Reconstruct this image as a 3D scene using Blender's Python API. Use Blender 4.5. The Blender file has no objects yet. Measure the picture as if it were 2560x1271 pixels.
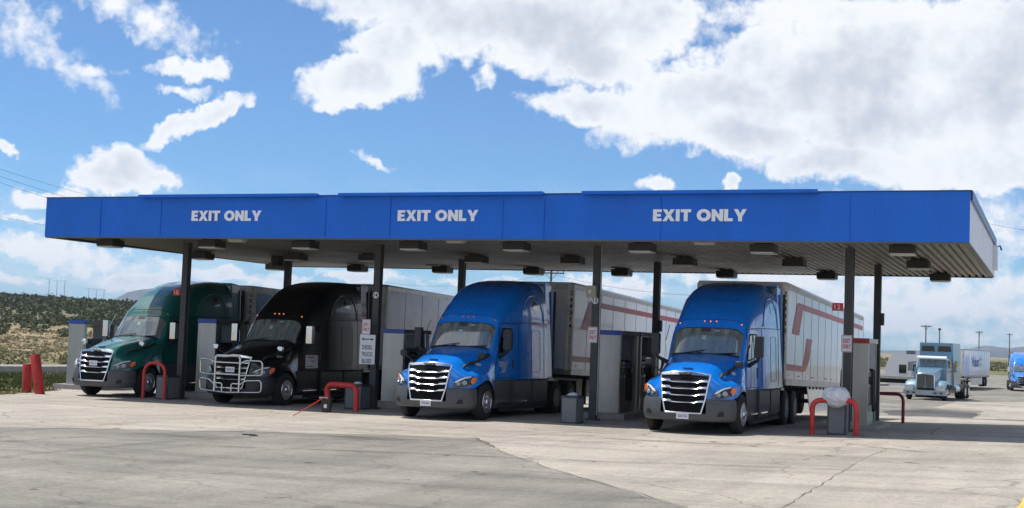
import bpy, bmesh, math, random
from mathutils import Vector, Matrix
import numpy as np
R = math.radians
random.seed(7); rng = np.random.default_rng(11)
scn = bpy.context.scene; col = scn.collection

# ---------------------------------------------------------------- camera
cam_d = bpy.data.cameras.new('camera'); cam = bpy.data.objects.new('camera', cam_d); col.objects.link(cam)
yw, pt, rl = R(22.3074), R(3.6647), R(2.118)
fw = Vector((-math.sin(yw)*math.cos(pt), math.cos(yw)*math.cos(pt), math.sin(pt)))
rt = Vector((math.cos(yw), math.sin(yw), 0)); up = rt.cross(fw)
r2 = rt*math.cos(rl) + up*math.sin(rl); u2 = up*math.cos(rl) - rt*math.sin(rl)
M4 = Matrix((r2, u2, -fw)).transposed().to_4x4(); M4.translation = (25.09, -31.81, 2.146)
cam.matrix_world = M4
cam_d.sensor_width = 36; cam_d.lens = 36*3321.5/2560; cam_d.clip_start = .5; cam_d.clip_end = 60000
scn.camera = cam

# ---------------------------------------------------------------- sun, sky, exposure
SX, SY, SZ = -.42, -.02, 1.0                     # direction towards the sun
sun_d = bpy.data.lights.new('sun', 'SUN'); sun = bpy.data.objects.new('sun', sun_d); col.objects.link(sun)
sun_d.energy = 4.0; sun_d.angle = R(.5); sun_d.color = (1, .955, .89)
sun.rotation_euler = Vector((SX, SY, SZ)).to_track_quat('Z', 'Y').to_euler()
SUN_EL = math.atan2(SZ, math.hypot(SX, SY)); SUN_AZ = math.atan2(SX, SY)
scn.view_settings.view_transform = 'Standard'; scn.view_settings.look = 'None'
scn.view_settings.exposure = 0.25; scn.view_settings.gamma = 1

world = bpy.data.worlds.new('World'); scn.world = world; world.use_nodes = True
world.cycles.sampling_method = 'MANUAL'; world.cycles.sample_map_resolution = 512
scn.cycles.max_bounces = 7; scn.cycles.diffuse_bounces = 3; scn.cycles.glossy_bounces = 4; scn.cycles.volume_bounces = 0
wt = world.node_tree; wt.nodes.clear()
def wn(t, **k):
    n = wt.nodes.new(t)
    for a, b in k.items(): setattr(n, a, b)
    return n
def wl(a, b): wt.links.new(a, b)
def wm(op, a, b=None, c=None):
    n = wn('ShaderNodeMath', operation=op)
    for i, v in enumerate((a, b, c)):
        if v is None: continue
        if isinstance(v, (int, float)): n.inputs[i].default_value = v
        else: wl(v, n.inputs[i])
    return n.outputs[0]
sky = wn('ShaderNodeTexSky', sky_type='NISHITA', sun_disc=False, sun_elevation=SUN_EL, sun_rotation=SUN_AZ,
         altitude=1700, air_density=1.0, dust_density=.6, ozone_density=2.2)
tc = wn('ShaderNodeTexCoord'); sp = wn('ShaderNodeSeparateXYZ'); wl(tc.outputs['Generated'], sp.inputs[0])
hyp = wm('SQRT', wm('ADD', wm('MULTIPLY', sp.outputs[0], sp.outputs[0]), wm('MULTIPLY', sp.outputs[1], sp.outputs[1])))
az = wm('MULTIPLY', wm('ARCTAN2', sp.outputs[0], sp.outputs[1]), 57.2958)
el = wm('MULTIPLY', wm('ARCTAN2', sp.outputs[2], hyp), 57.2958)
# clouds: azimuth, elevation, half width, half height (degrees), tilt, density
CL = [(-21.81, 13.51, 6.9, 1.64, -2, 1.1), (-27.51, 12.25, 2.07, 1.29, 8, 1.0), (-29.08, 10.73, 2.59, 1.07, 10, 1.1), (-29.81, 9.84, 1.55, 0.55, 3, 0.9), (-19.14, 12.07, 3.28, 1.21, -10, 1.0), (-17.1, 13.62, 2.59, 1.55, -2, 1), (-18.72, 9.97, 2.93, 0.69, -7, 0.95), (-14.94, 10.46, 3.8, 1.47, 16, 1.1), (-12.69, 9.14, 3.45, 1.07, -14, 1.0), (-8.89, 11.31, 5.18, 2.07, 8, 1.2), (-5.34, 12.55, 5.69, 1.73, 3, 1.1), (-6.09, 9.64, 5.18, 1.55, -2, 1.1), (-8.5, 7.99, 3.8, 0.78, -2, 0.9), (-3.69, 7.66, 4.14, 1.04, -2, 1.0), (-2.19, 11.18, 3.45, 3.45, -2, 1.1), (-8.3, 14.08, 4.83, 0.86, -2, 0.8), (-11.93, 12.49, 2.07, 1.04, 18, 0.9), (-36.34, 10.83, 1.52, 0.48, 2, 0.85), (-36.45, 9.77, 1.0, 0.31, -2, 0.6), (-35.98, 8.59, 2.16, 0.45, 30, 0.9), (-38.86, 6.39, 1.64, 0.83, -2, 1.0), (-39.71, 5.91, 1.21, 0.69, -2, 0.9), (-37.56, 5.98, 1.04, 0.6, -2, 0.8), (-41.7, 5.12, 1.38, 0.35, 8, 0.7), (-43.41, 6.93, 0.55, 0.28, -22, 0.8), (-38.82, 12.86, 3.62, 0.72, -20, 0.42), (-42.5, 11.03, 3.28, 0.78, -27, 0.3), (-43.02, 11.92, 2.07, 0.86, -22, 0.3), (-40.75, 10.4, 1.38, 0.31, -2, 0.4), (-28.25, 7.46, 0.95, 0.28, -22, 0.5), (-16.03, 7.01, 0.9, 0.41, -2, 0.85), (-13.05, 7.02, 0.52, 0.35, -2, 0.85), (-23.81, 11.16, 0.69, 0.43, -2, 0.5), (-38.06, 1.87, 1.64, 0.52, -2, 0.85), (-41.57, 2.84, 2.59, 0.6, -10, 0.6), (-39.53, 2.63, 2.76, 0.52, -10, 0.5), (-42.57, 4.25, 1.04, 0.17, -2, 0.5), (-34.5, 2.21, 3.45, 0.28, -7, 0.55), (-29.14, 2.44, 1.73, 0.31, -2, 0.65), (-23.99, 2.48, 2.24, 0.17, -2, 0.4), (-16.92, 2.3, 1.04, 0.52, -2, 0.8), (-18.82, 2.67, 1.04, 0.21, -2, 0.5), (-33.14, 1.42, 5.18, 0.24, -2, 0.4), (-11.69, 3.06, 4.31, 0.43, -2, 0.55), (-4.74, 5.21, 5.18, 1.6, -2, 0.4), (-5.17, 2.2, 7.5, 1.5, -2, 0.5), (-43.04, 1.79, 1.38, 0.24, -2, 0.45), (-36.7, 3.61, 2.76, 0.24, -12, 0.4), (-22.36, 14.16, 8.63, 1.04, -2, 1.0), (-32.17, 2.14, 1.04, 0.24, -2, 0.5)]
def density(el_in, soft):
    cv = wn('ShaderNodeCombineXYZ'); wl(az, cv.inputs[0]); wl(el_in, cv.inputs[1])
    n1 = wn('ShaderNodeTexNoise', noise_dimensions='2D'); wl(cv.outputs[0], n1.inputs['Vector'])
    n1.inputs['Scale'].default_value = .55; n1.inputs['Detail'].default_value = 4; n1.inputs['Roughness'].default_value = .62
    wv = wn('ShaderNodeVectorMath', operation='SUBTRACT'); wl(n1.outputs['Color'], wv.inputs[0]); wv.inputs[1].default_value = (.5, .5, .5)
    sv = wn('ShaderNodeVectorMath', operation='MULTIPLY'); wl(wv.outputs[0], sv.inputs[0]); sv.inputs[1].default_value = (2.2, 1.5, 0)
    av = wn('ShaderNodeVectorMath', operation='ADD'); wl(cv.outputs[0], av.inputs[0]); wl(sv.outputs[0], av.inputs[1])
    cur = None
    for (a, e, rx, ry, rot, s) in CL:
        if cur is None: src = av.outputs[0]
        else:      # chained, so that the shader compiler keeps only one blob in flight
            ch = wn('ShaderNodeVectorMath', operation='MULTIPLY_ADD'); wl(cur, ch.inputs[0]); ch.inputs[1].default_value = (1e-9, 0, 0); wl(av.outputs[0], ch.inputs[2]); src = ch.outputs[0]
        rx *= 1.28; ry *= 1.28
        if abs(rot) <= 4:
            m = wn('ShaderNodeVectorMath', operation='MULTIPLY_ADD'); wl(src, m.inputs[0]); m.inputs[1].default_value = (1/rx, 1/ry, 0); m.inputs[2].default_value = (-a/rx, -e/ry, 0)
            dp = wn('ShaderNodeVectorMath', operation='DOT_PRODUCT'); wl(m.outputs[0], dp.inputs[0]); wl(m.outputs[0], dp.inputs[1]); q = dp.outputs['Value']
        else:
            c, sn = math.cos(R(rot)), math.sin(R(rot)); qs = []
            for (ux, uy, r_) in ((c, sn, rx), (-sn, c, ry)):
                dp = wn('ShaderNodeVectorMath', operation='DOT_PRODUCT'); wl(src, dp.inputs[0]); dp.inputs[1].default_value = (ux/r_, uy/r_, 0)
                o_ = wm('ADD', dp.outputs['Value'], -(a*ux+e*uy)/r_); qs.append(wm('MULTIPLY', o_, o_))
            q = wm('ADD', *qs)
        v = wm('MULTIPLY_ADD', q, -s, s)
        cur = v if cur is None else wm('MAXIMUM', cur, v)
    return cur, cv
d0, cv0 = density(el, False)
def noise(vec, sc, det, ro=.6, dist=0, st=None, dim='2D'):
    n = wn('ShaderNodeTexNoise', noise_dimensions=dim); n.inputs['Scale'].default_value = sc; n.inputs['Detail'].default_value = det; n.inputs['Roughness'].default_value = ro
    n.inputs['Distortion'].default_value = dist
    if st:
        m = wn('ShaderNodeMapping'); m.inputs['Scale'].default_value = st; wl(vec, m.inputs[0]); vec = m.outputs[0]
    wl(vec, n.inputs['Vector']); return n.outputs['Fac']
fine = noise(cv0.outputs[0], 1.15, 6, .56)
big = noise(cv0.outputs[0], .17, 3, .5)
wisp = noise(cv0.outputs[0], .5, 6, .68, 0, (.55, 1.9, 1))
# scattered cumulus over the part of the sky that is not in the list (seen only in reflections)
far = noise(tc.outputs['Generated'], 3.2, 3, .6, dim='3D')
outside = wm('GREATER_THAN', wm('ABSOLUTE', wm('ADD', az, 21)), 26)
high = wm('GREATER_THAN', el, 17.5)
outs = wm('MAXIMUM', outside, high)
dn = wm('ADD', d0, wm('MULTIPLY_ADD', fine, 1.0, -.55))
dn = wm('MAXIMUM', dn, wm('MULTIPLY', outs, wm('MULTIPLY_ADD', far, 3.0, -1.35)))
mr = wn('ShaderNodeMapRange', interpolation_type='SMOOTHSTEP'); wl(dn, mr.inputs[0]); mr.inputs[1].default_value = -.08; mr.inputs[2].default_value = .55
# thin veil of haze cloud that thickens towards the horizon
veil = wm('MULTIPLY', wm('MULTIPLY_ADD', wisp, 2.6, -1.12), wm('SUBTRACT', 1.0, wm('MINIMUM', wm('MULTIPLY', wm('ABSOLUTE', el), .14), 1.0)))
veil = wm('MINIMUM', wm('MAXIMUM', veil, 0), .75)
mask = wm('MINIMUM', wm('MAXIMUM', wm('ADD', mr.outputs[0], veil), 0), .97)
shade = wn('ShaderNodeMapRange', interpolation_type='SMOOTHSTEP'); wl(wm('ADD', wm('ADD', d0, wm('MULTIPLY_ADD', big, 1.5, -.75)), wm('MULTIPLY_ADD', fine, .7, -.35)), shade.inputs[0])
shade.inputs[1].default_value = .5; shade.inputs[2].default_value = 1.5
cc = wn('ShaderNodeMix', data_type='RGBA'); wl(shade.outputs[0], cc.inputs['Factor'])
cc.inputs['A'].default_value = (9.4, 9.6, 9.9, 1); cc.inputs['B'].default_value = (5.8, 6.3, 7.2, 1)
skc = wn('ShaderNodeMix', data_type='RGBA', blend_type='MULTIPLY'); skc.inputs['Factor'].default_value = 1
wl(sky.outputs[0], skc.inputs['A']); skc.inputs['B'].default_value = (.56, .92, 1.22, 1)
mx = wn('ShaderNodeMix', data_type='RGBA'); wl(mask, mx.inputs['Factor']); wl(skc.outputs['Result'], mx.inputs['A']); wl(cc.outputs['Result'], mx.inputs['B'])
bg = wn('ShaderNodeBackground'); bg.inputs['Strength'].default_value = .09; wl(mx.outputs['Result'], bg.inputs['Color'])
wo = wn('ShaderNodeOutputWorld'); wl(bg.outputs[0], wo.inputs[0])

# ---------------------------------------------------------------- materials
MATS = {}
def mat(name, c=(.5, .5, .5), rough=.5, metal=0, coat=0, noise_amt=0, nscale=8, bump=0, bscale=60, spec=.5, alpha=1, emit=0, ior=None, stretch=None, c2=None, trans=0):
    if name in MATS: return MATS[name]
    m = bpy.data.materials.new(name); m.use_nodes = True; MATS[name] = m
    t = m.node_tree; b = t.nodes['Principled BSDF']
    b.inputs['Base Color'].default_value = (*c, 1); b.inputs['Roughness'].default_value = rough; b.inputs['Metallic'].default_value = metal
    b.inputs['Coat Weight'].default_value = coat; b.inputs['Coat Roughness'].default_value = .04; b.inputs['Specular IOR Level'].default_value = spec
    if ior: b.inputs['IOR'].default_value = ior
    b.inputs['Alpha'].default_value = alpha; b.inputs['Transmission Weight'].default_value = trans
    if emit: b.inputs['Emission Color'].default_value = (*c, 1); b.inputs['Emission Strength'].default_value = emit
    if noise_amt or bump:
        tc = t.nodes.new('ShaderNodeTexCoord'); src = tc.outputs['Object']
        if stretch:
            mp = t.nodes.new('ShaderNodeMapping'); mp.inputs['Scale'].default_value = stretch; t.links.new(src, mp.inputs[0]); src = mp.outputs[0]
    if noise_amt:
        n = t.nodes.new('ShaderNodeTexNoise'); n.inputs['Scale'].default_value = nscale; n.inputs['Detail'].default_value = 6; n.inputs['Roughness'].default_value = .65
        t.links.new(src, n.inputs['Vector'])
        r = t.nodes.new('ShaderNodeMapRange'); r.inputs[1].default_value = .3; r.inputs[2].default_value = .7; t.links.new(n.outputs['Fac'], r.inputs[0])
        mx = t.nodes.new('ShaderNodeMix'); mx.data_type = 'RGBA'
        k1, k2 = 1-noise_amt, 1+noise_amt
        mx.inputs['A'].default_value = (*(v*k1 for v in (c2 or c)), 1); mx.inputs['B'].default_value = (*(min(v*k2, 1) for v in c), 1)
        t.links.new(r.outputs[0], mx.inputs['Factor']); t.links.new(mx.outputs['Result'], b.inputs['Base Color'])
        r2_ = t.nodes.new('ShaderNodeMapRange'); r2_.inputs[3].default_value = min(rough*1.25+.02, 1); r2_.inputs[4].default_value = rough*.85
        t.links.new(n.outputs['Fac'], r2_.inputs[0]); t.links.new(r2_.outputs[0], b.inputs['Roughness'])
    if bump:
        n = t.nodes.new('ShaderNodeTexNoise'); n.inputs['Scale'].default_value = bscale; n.inputs['Detail'].default_value = 4
        t.links.new(src, n.inputs['Vector'])
        bp = t.nodes.new('ShaderNodeBump'); bp.inputs['Strength'].default_value = bump; bp.inputs['Distance'].default_value = .02
        t.links.new(n.outputs['Fac'], bp.inputs['Height']); t.links.new(bp.outputs[0], b.inputs['Normal'])
    return m
blue_paint = mat('blue_truck_paint', (.002, .205, .75), .26, 0, 1, .10, 2.2)
green_paint = mat('green_truck_paint', (.005, .125, .108), .28, 0, 1, .06, 3)
black_paint = mat('black_truck_paint', (.003, .003, .004), .3, 0, .55, .05, 3)
teal_paint = mat('pale_blue_truck_paint', (.17, .30, .40), .35, .15, .7, .05, 3)
white_paint = mat('white_truck_paint', (.72, .73, .74), .35, 0, .6, .05, 3)
fascia_blue = mat('blue_fascia_sheet', (.001, .135, .64), .34, 0, .0, .10, .9, .16, .6, stretch=(1, 1, .35))
fascia_end = mat('white_fascia_sheet', (.72, .75, .82), .45, 0, 0, .06, 1.2)
trim_dark = mat('dark_blue_trim', (.01, .035, .16), .4, 0, .2)
letter_white = mat('white_letter_vinyl', (.9, .91, .93), .5)
chrome = mat('chrome', (.78, .79, .8), .09, 1)
steel_tube = mat('brushed_steel_tube', (.62, .62, .6), .22, 1)
alu = mat('aluminium_wheel', (.68, .68, .68), .28, 1, 0, .12, 20)
plastic = mat('grey_bumper_plastic', (.075, .078, .085), .48, 0, 0, .1, 6)
plastic_dk = mat('dark_plastic', (.022, .023, .026), .45, 0, 0, .1, 10)
blackm = mat('black_matt', (.008, .008, .009), .6)
rubber = mat('tyre_rubber', (.018, .018, .018), .75, 0, 0, .25, 12)
gap = mat('panel_gap', (.003, .004, .008), .7)
glass = mat('cab_glass', (.17, .195, .19), .04, 0, 1, .3, 5, stretch=(1.6, .3, .3), c2=(.10, .12, .118), spec=.9, ior=1.7)  # sky reflection and curtain brightness are put into the pale base colour
glass_side = mat('side_window_glass', (.008, .010, .012), .03, 0, 1, spec=.6)
lens = mat('headlight_lens', (.42, .46, .5), .1, .55, 1, .35, 16)
lens_dark = mat('headlight_recess', (.03, .03, .035), .2, 0, 1)
amber = mat('amber_lens', (.75, .16, .015), .2, 0, 1)
amber_lit = mat('amber_marker_lamp_lit', (1, .33, .08), .3, 0, 0, emit=1.6)
redlens = mat('red_lens', (.55, .02, .015), .25, 0, 1)
red_paint = mat('red_guard_paint', (.56, .035, .028), .5, 0, .15, .25, 4, .2, 30)
red_worn = mat('worn_red_paint', (.42, .03, .022), .6, 0, 0, .3, 4, .15, 30)
col_grey = mat('dark_grey_column_paint', (.050, .051, .054), .5, 0, 0, .14, 2.5)
ceil_m = mat('galvanised_ceiling_deck', (.19, .17, .14), .42, .35, 0, .15, 1.2)
lampbox = mat('bronze_lamp_housing', (.028, .026, .024), .5)
diffuser = mat('lamp_diffuser', (.55, .54, .50), .4)
stainless = mat('stainless_panel', (.46, .44, .41), .34, .75, 0, .14, 2.2, .05, 2.5, stretch=(1, 1, .25))
olive = mat('grey_olive_header', (.13, .125, .105), .5, 0, 0, .1, 4)
blue_hdr = mat('blue_header_paint', (.012, .07, .36), .35, 0, .3)
red_hdr = mat('red_header_paint', (.45, .02, .02), .35, 0, .3)
dispenser_m = mat('grey_dispenser_panel', (.20, .20, .21), .45, 0, 0, .12, 5)
hose_m = mat('black_hose', (.012, .012, .013), .5)
bin_panel = mat('speckled_bin_panel', (.20, .205, .21), .8, 0, 0, .45, 90, .5, 90)
bin_frame = mat('dark_bin_frame', (.045, .05, .055), .5, 0, 0, .1, 8)
sign_white = mat('white_sign_sheet', (.72, .73, .76), .5, 0, 0, .05, 5)
sign_red = mat('sign_red', (.55, .02, .02), .5)
sign_black = mat('sign_black', (.015, .015, .018), .55)
box_beige = mat('beige_box', (.34, .33, .24), .5, 0, 0, .08, 8)
bag_m = mat('milky_plastic_bag', (.80, .83, .88), .3, 0, .3, .08, 6, .6, 7, alpha=.80)
trailer_side = mat('trailer_side_sheet', (.46, .46, .47), .38, .35, .1, .10, 1.6, .04, 1.2)
trailer_white = mat('white_trailer_sheet', (.78, .79, .81), .28, 0, .55, .08, 1.5, .05, 1.0)
trailer_blue = mat('blue_trailer_sheet', (.05, .20, .42), .35, 0, .3, .08, 2)
rail_m = mat('trailer_rail_aluminium', (.46, .45, .41), .4, .55, 0, .15, 4)
post_m = mat('white_corner_post', (.74, .72, .67), .45, .05, 0, .18, 3)
stripe = mat('faded_red_stripe', (.45, .055, .06), .5, 0, .2, .12, 2)
wood = mat('weathered_pole_wood', (.13, .10, .075), .85, 0, 0, .2, 6)
wire_m = mat('dark_wire', (.05, .05, .055), .6)
steel_dark = mat('dark_wheel_steel', (.09, .09, .09), .5, .5, 0, .2, 14)  # dark steel tone, slightly mottled, for the dual wheels
conc_m = mat('pale_kerb_concrete', (.33, .31, .28), .85, 0, 0, .15, 3, .3, 30)
frame_m = mat('chassis_black', (.015, .015, .016), .55, 0, 0, .2, 8)
rv_white = mat('caravan_white', (.62, .62, .64), .35, 0, .4, .05, 3)

# ---------------------------------------------------------------- helpers
PY = [-200, 4, 6, 9, 21, 24, 28, 95, 110, 1e5]; PD = [0, 0, .03, .1, .436, .5, .55, 1.13, 1.18, 1.18]
def gz(x, y):                                    # height of the ground
    xx = min(max(x, -8), 30); a = -.085 + .0084*min(xx, 18) + .03*max(xx-18, 0)
    t = min(max((y-12)/28, 0), 1); w = 1-t*t*(3-2*t)
    return a*w - float(np.interp(y, PY, PD))
def bm_obj(name, bm, m, parent=None, smooth=None, loc=None, bevel=0):
    if bevel:
        bmesh.ops.bevel(bm, geom=[e for e in bm.edges if len(e.link_faces) == 2 and e.calc_face_angle(0) > .6], offset=bevel, segments=2, affect='EDGES', clamp_overlap=True)
    bmesh.ops.recalc_face_normals(bm, faces=bm.faces)
    me = bpy.data.meshes.new(name); bm.to_mesh(me); bm.free()
    o = bpy.data.objects.new(name, me); col.objects.link(o)
    if isinstance(m, (list, tuple)):
        for x in m: me.materials.append(x)
    else: me.materials.append(m)
    if smooth is not None:
        for p in me.polygons: p.use_smooth = True
        me.set_sharp_from_angle(angle=R(smooth))
    if parent: o.parent = parent
    if loc: o.location = loc
    return o
def box(bm, x0, x1, y0, y1, z0, z1, mi=0):
    v = [bm.verts.new(p) for p in ((x0,y0,z0),(x1,y0,z0),(x1,y1,z0),(x0,y1,z0),(x0,y0,z1),(x1,y0,z1),(x1,y1,z1),(x0,y1,z1))]
    for f in ((0,3,2,1),(4,5,6,7),(0,1,5,4),(1,2,6,5),(2,3,7,6),(3,0,4,7)):
        fc = bm.faces.new([v[i] for i in f]); fc.material_index = mi
    return v
def quad(bm, pts, mi=0):
    f = bm.faces.new([bm.verts.new(p) for p in pts]); f.material_index = mi; return f
def prism(bm, pts, d, mi=0):
    """polygon pts (3D, planar) extruded by vector d"""
    a = [bm.verts.new(p) for p in pts]; b = [bm.verts.new(Vector(p)+Vector(d)) for p in pts]; n = len(pts)
    for f in [a, b[::-1]] + [[a[i], a[(i+1) % n], b[(i+1) % n], b[i]] for i in range(n)]:
        fc = bm.faces.new(f); fc.material_index = mi
def tube(bm, pts, r, seg=10, cap=True, mi=0):
    pts = [Vector(p) for p in pts]; rings = []; n = len(pts); ref = None
    rr = r if isinstance(r, (list, tuple)) else [r]*n
    for i, p in enumerate(pts):
        t = ((pts[min(i+1, n-1)]-p).normalized() + (p-pts[max(i-1, 0)]).normalized())
        t = t.normalized() if t.length > 1e-9 else Vector((0, 0, 1))
        if ref is None: ref = Vector((0, 0, 1)) if abs(t.z) < .9 else Vector((1, 0, 0))
        a = (ref - t*ref.dot(t)).normalized(); ref = a; b = t.cross(a)
        rings.append([bm.verts.new(p + (a*math.cos(2*math.pi*k/seg) + b*math.sin(2*math.pi*k/seg))*rr[i]) for k in range(seg)])
    for A, B in zip(rings, rings[1:]):
        for k in range(seg):
            f = bm.faces.new((A[k], A[(k+1) % seg], B[(k+1) % seg], B[k])); f.material_index = mi
    if cap:
        bm.faces.new(rings[0][::-1]).material_index = mi; bm.faces.new(rings[-1]).material_index = mi
def fillet(pts, rad, n=5):
    pts = [Vector(p) for p in pts]; out = [pts[0]]
    for a, b, c in zip(pts, pts[1:], pts[2:]):
        r_ = min(rad, (a-b).length*.48, (c-b).length*.48); p = b+(a-b).normalized()*r_; q = b+(c-b).normalized()*r_
        for k in range(n+1):
            t = k/n; out.append(p*(1-t)**2 + b*2*t*(1-t) + q*t*t)
    return out + [pts[-1]]
def lathe(bm, prof, axis='X', seg=28, c=(0, 0, 0), mi=0):
    """prof: list (offset along axis, radius)"""
    rings = []
    for (a, r) in prof:
        ring = []
        for k in range(seg):
            t = 2*math.pi*k/seg; u, v = r*math.cos(t), r*math.sin(t)
            p = (a, u, v) if axis == 'X' else ((u, a, v) if axis == 'Y' else (u, v, a))
            ring.append(bm.verts.new((c[0]+p[0], c[1]+p[1], c[2]+p[2])))
        rings.append(ring)
    for A, B in zip(rings, rings[1:]):
        for k in range(seg): bm.faces.new((A[k], A[(k+1) % seg], B[(k+1) % seg], B[k])).material_index = mi
    if prof[0][1] > 1e-4: bm.faces.new(rings[0][::-1]).material_index = mi
    if prof[-1][1] > 1e-4: bm.faces.new(rings[-1]).material_index = mi
def empty(name, loc, rz=0, rx=0):
    o = bpy.data.objects.new(name, None); col.objects.link(o); o.location = loc; o.rotation_euler = (rx, 0, rz); o.empty_display_size = .3; return o
def tag(o, label=None, cat=None, group=None, kind=None):
    if label: o['label'] = label
    if cat: o['category'] = cat
    if group: o['group'] = group
    if kind: o['kind'] = kind
    return o
def text(name, s, w, h, loc, face, m, parent=None, bold=.0, ext=.004, vertical=False, space=1.0, rot=None):
    cu = bpy.data.curves.new(name, 'FONT'); cu.body = s; cu.size = 1; cu.offset = bold; cu.align_x = 'CENTER'; cu.space_character = space
    cu.resolution_u = 4; cu.space_line = .8
    tmp = bpy.data.objects.new('tmp', cu); col.objects.link(tmp); dg = bpy.context.evaluated_depsgraph_get()
    me = bpy.data.meshes.new_from_object(tmp.evaluated_get(dg)); bpy.data.objects.remove(tmp)
    bm = bmesh.new(); bm.from_mesh(me); bpy.data.meshes.remove(me)
    xs = [v.co.x for v in bm.verts]; ys = [v.co.y for v in bm.verts]
    cx, cy = (min(xs)+max(xs))/2, (min(ys)+max(ys))/2; kx = w/(max(xs)-min(xs)); ky = h/(max(ys)-min(ys))
    for v in bm.verts: v.co.x = (v.co.x-cx)*kx; v.co.y = (v.co.y-cy)*ky
    r_ = bmesh.ops.extrude_face_region(bm, geom=bm.faces[:])
    for g in r_['geom']:
        if isinstance(g, bmesh.types.BMVert): g.co.z += ext
    o = bm_obj(name, bm, m, parent)
    o.location = loc; o.rotation_euler = rot or {'front': (R(90), 0, 0), 'right': (R(90), 0, R(90)), 'left': (R(90), 0, R(-90))}[face]
    return o
def block_text(name, w, h, loc, m, parent):
    """EXIT ONLY in heavy capitals, facing -y"""
    t = .29; G = {'E': (.68, [[(0,0),(.68,0),(.68,.24),(.30,.24),(.30,.39),(.62,.39),(.62,.61),(.30,.61),(.30,.76),(.68,.76),(.68,1),(0,1)]]),
        'X': (.98, [[(0,0),(.33,0),(.49,.29),(.65,0),(.98,0),(.66,.51),(.96,1),(.64,1),(.49,.73),(.34,1),(.02,1),(.32,.51)]]),
        'I': (.30, [[(0,0),(.30,0),(.30,1),(0,1)]]), 'T': (.82, [[(.26,0),(.56,0),(.56,.75),(.82,.75),(.82,1),(0,1),(0,.75),(.26,.75)]]),
        'N': (.88, [[(0,0),(.29,0),(.29,.50),(.63,0),(.88,0),(.88,1),(.59,1),(.59,.50),(.25,1),(0,1)]]), 'L': (.66, [[(0,0),(.66,0),(.66,.25),(.30,.25),(.30,1),(0,1)]]),
        'Y': (.98, [[(.34,0),(.64,0),(.64,.36),(.98,1),(.66,1),(.49,.63),(.32,1),(0,1),(.34,.36)]]), 'O': (1.08, None)}
    seq = 'EXIT ONLY'; tot = sum(G[c][0] if c != ' ' else .30 for c in seq) + .07*(len(seq)-1); k = w/tot; x = -w/2; bm = bmesh.new()
    for c in seq:
        if c == ' ': x += .30*k+.07*k; continue
        wd, polys = G[c]
        if polys:
            for p in polys: prism(bm, [(loc[0]+x+a*k, loc[1], loc[2]-h/2+b*h) for a, b in p], (0, -.01, 0))
        else:
            n = 28; o_ = []; 
            for s in (1, .44):
                o_.append([(loc[0]+x+wd*k/2+(wd*k/2 if s == 1 else wd*k/2-.31*k)*math.cos(2*math.pi*i/n), loc[1], loc[2]+(h*.515 if s == 1 else h*.515-.27*h)*math.sin(2*math.pi*i/n)) for i in range(n)])
            for i in range(n):
                j = (i+1) % n; prism(bm, [o_[0][i], o_[0][j], o_[1][j], o_[1][i]], (0, -.01, 0))
            bmesh.ops.remove_doubles(bm, verts=bm.verts, dist=.0005)
        x += (wd+.07)*k
    return bm_obj(name, bm, m, parent)
def vtext(name, s, w, h, step, loc, face, m, parent=None, bold=.02):
    return text(name, '\n'.join(s), w, step*(len(s)-1)+h, loc, face, m, parent, bold)
def children(o): return [c for c in col.objects if c.parent == o]
def copy_tree(o, parent=None, kids=None):
    c = o.copy(); col.objects.link(c); c.parent = parent
    for ch in children(o): copy_tree(ch, c)
    return c
# ================================================================ tractor unit
YS = [.66, .76, .86, .96, 1.06, 1.16, 1.21, 1.27, 1.34, 1.45, 1.66, 1.9, 2.2, 2.5, 2.8, 3.1, 3.4, 3.8, 4.2, 4.55, 4.62]
ZT = [1.84, 1.91, 2.08, 2.25, 2.42, 2.57, 2.62, 2.72, 2.81, 2.93, 3.10, 3.29, 3.47, 3.61, 3.71, 3.78, 3.83, 3.87, 3.88, 3.88, 3.86]
WB = [.99, 1.0, 1.01, 1.02, 1.03, 1.04, 1.04, 1.045, 1.05, 1.055, 1.06, 1.08, 1.13, 1.18, 1.20, 1.21, 1.215, 1.22, 1.22, 1.22, 1.19]
ZB = 1.06
def sec(y): return float(np.interp(y, YS, ZT)), float(np.interp(y, YS, WB))
NE = 6.5
def side_x(y, z):
    zt, wb = sec(y); t = min(max((z-ZB)/(zt-ZB), 0), .999); taper = 1 - .030*(z-ZB) - (.035*max(z-2.9, 0))
    return wb*taper*(1-t**NE)**(1/NE)
def top_z(x, y):
    zt, wb = sec(y); w = wb*(1-.030*(zt-ZB)); t = min(abs(x)/w, .998)
    return ZB + (zt-ZB)*(1-t**3.4)**(1/3.4)*(1) - .0
def patch_side(bm, corners, off, sgn=1, nu=8, nv=8, mi=0, rnd=0):
    """corners (y,z) a,b,c,d counter-clockwise, laid on the side surface"""
    g = []
    for j in range(nv+1):
        row = []
        for i in range(nu+1):
            u, v = i/nu, j/nv
            if rnd:      # pull the corners in
                uu, vv = 2*u-1, 2*v-1; k = rnd
                uu2 = uu*math.sqrt(max(0, 1-k*vv*vv*vv*vv*.5)); vv2 = vv*math.sqrt(max(0, 1-k*uu*uu*uu*uu*.5)); u, v = (uu2+1)/2, (vv2+1)/2
            y = (corners[0][0]*(1-u)+corners[1][0]*u)*(1-v) + (corners[3][0]*(1-u)+corners[2][0]*u)*v
            z = (corners[0][1]*(1-u)+corners[1][1]*u)*(1-v) + (corners[3][1]*(1-u)+corners[2][1]*u)*v
            row.append(bm.verts.new((sgn*(side_x(y, z)+off), y, z)))
        g.append(row)
    for j in range(nv):
        for i in range(nu):
            bm.faces.new((g[j][i], g[j][i+1], g[j+1][i+1], g[j+1][i])).material_index = mi
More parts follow.
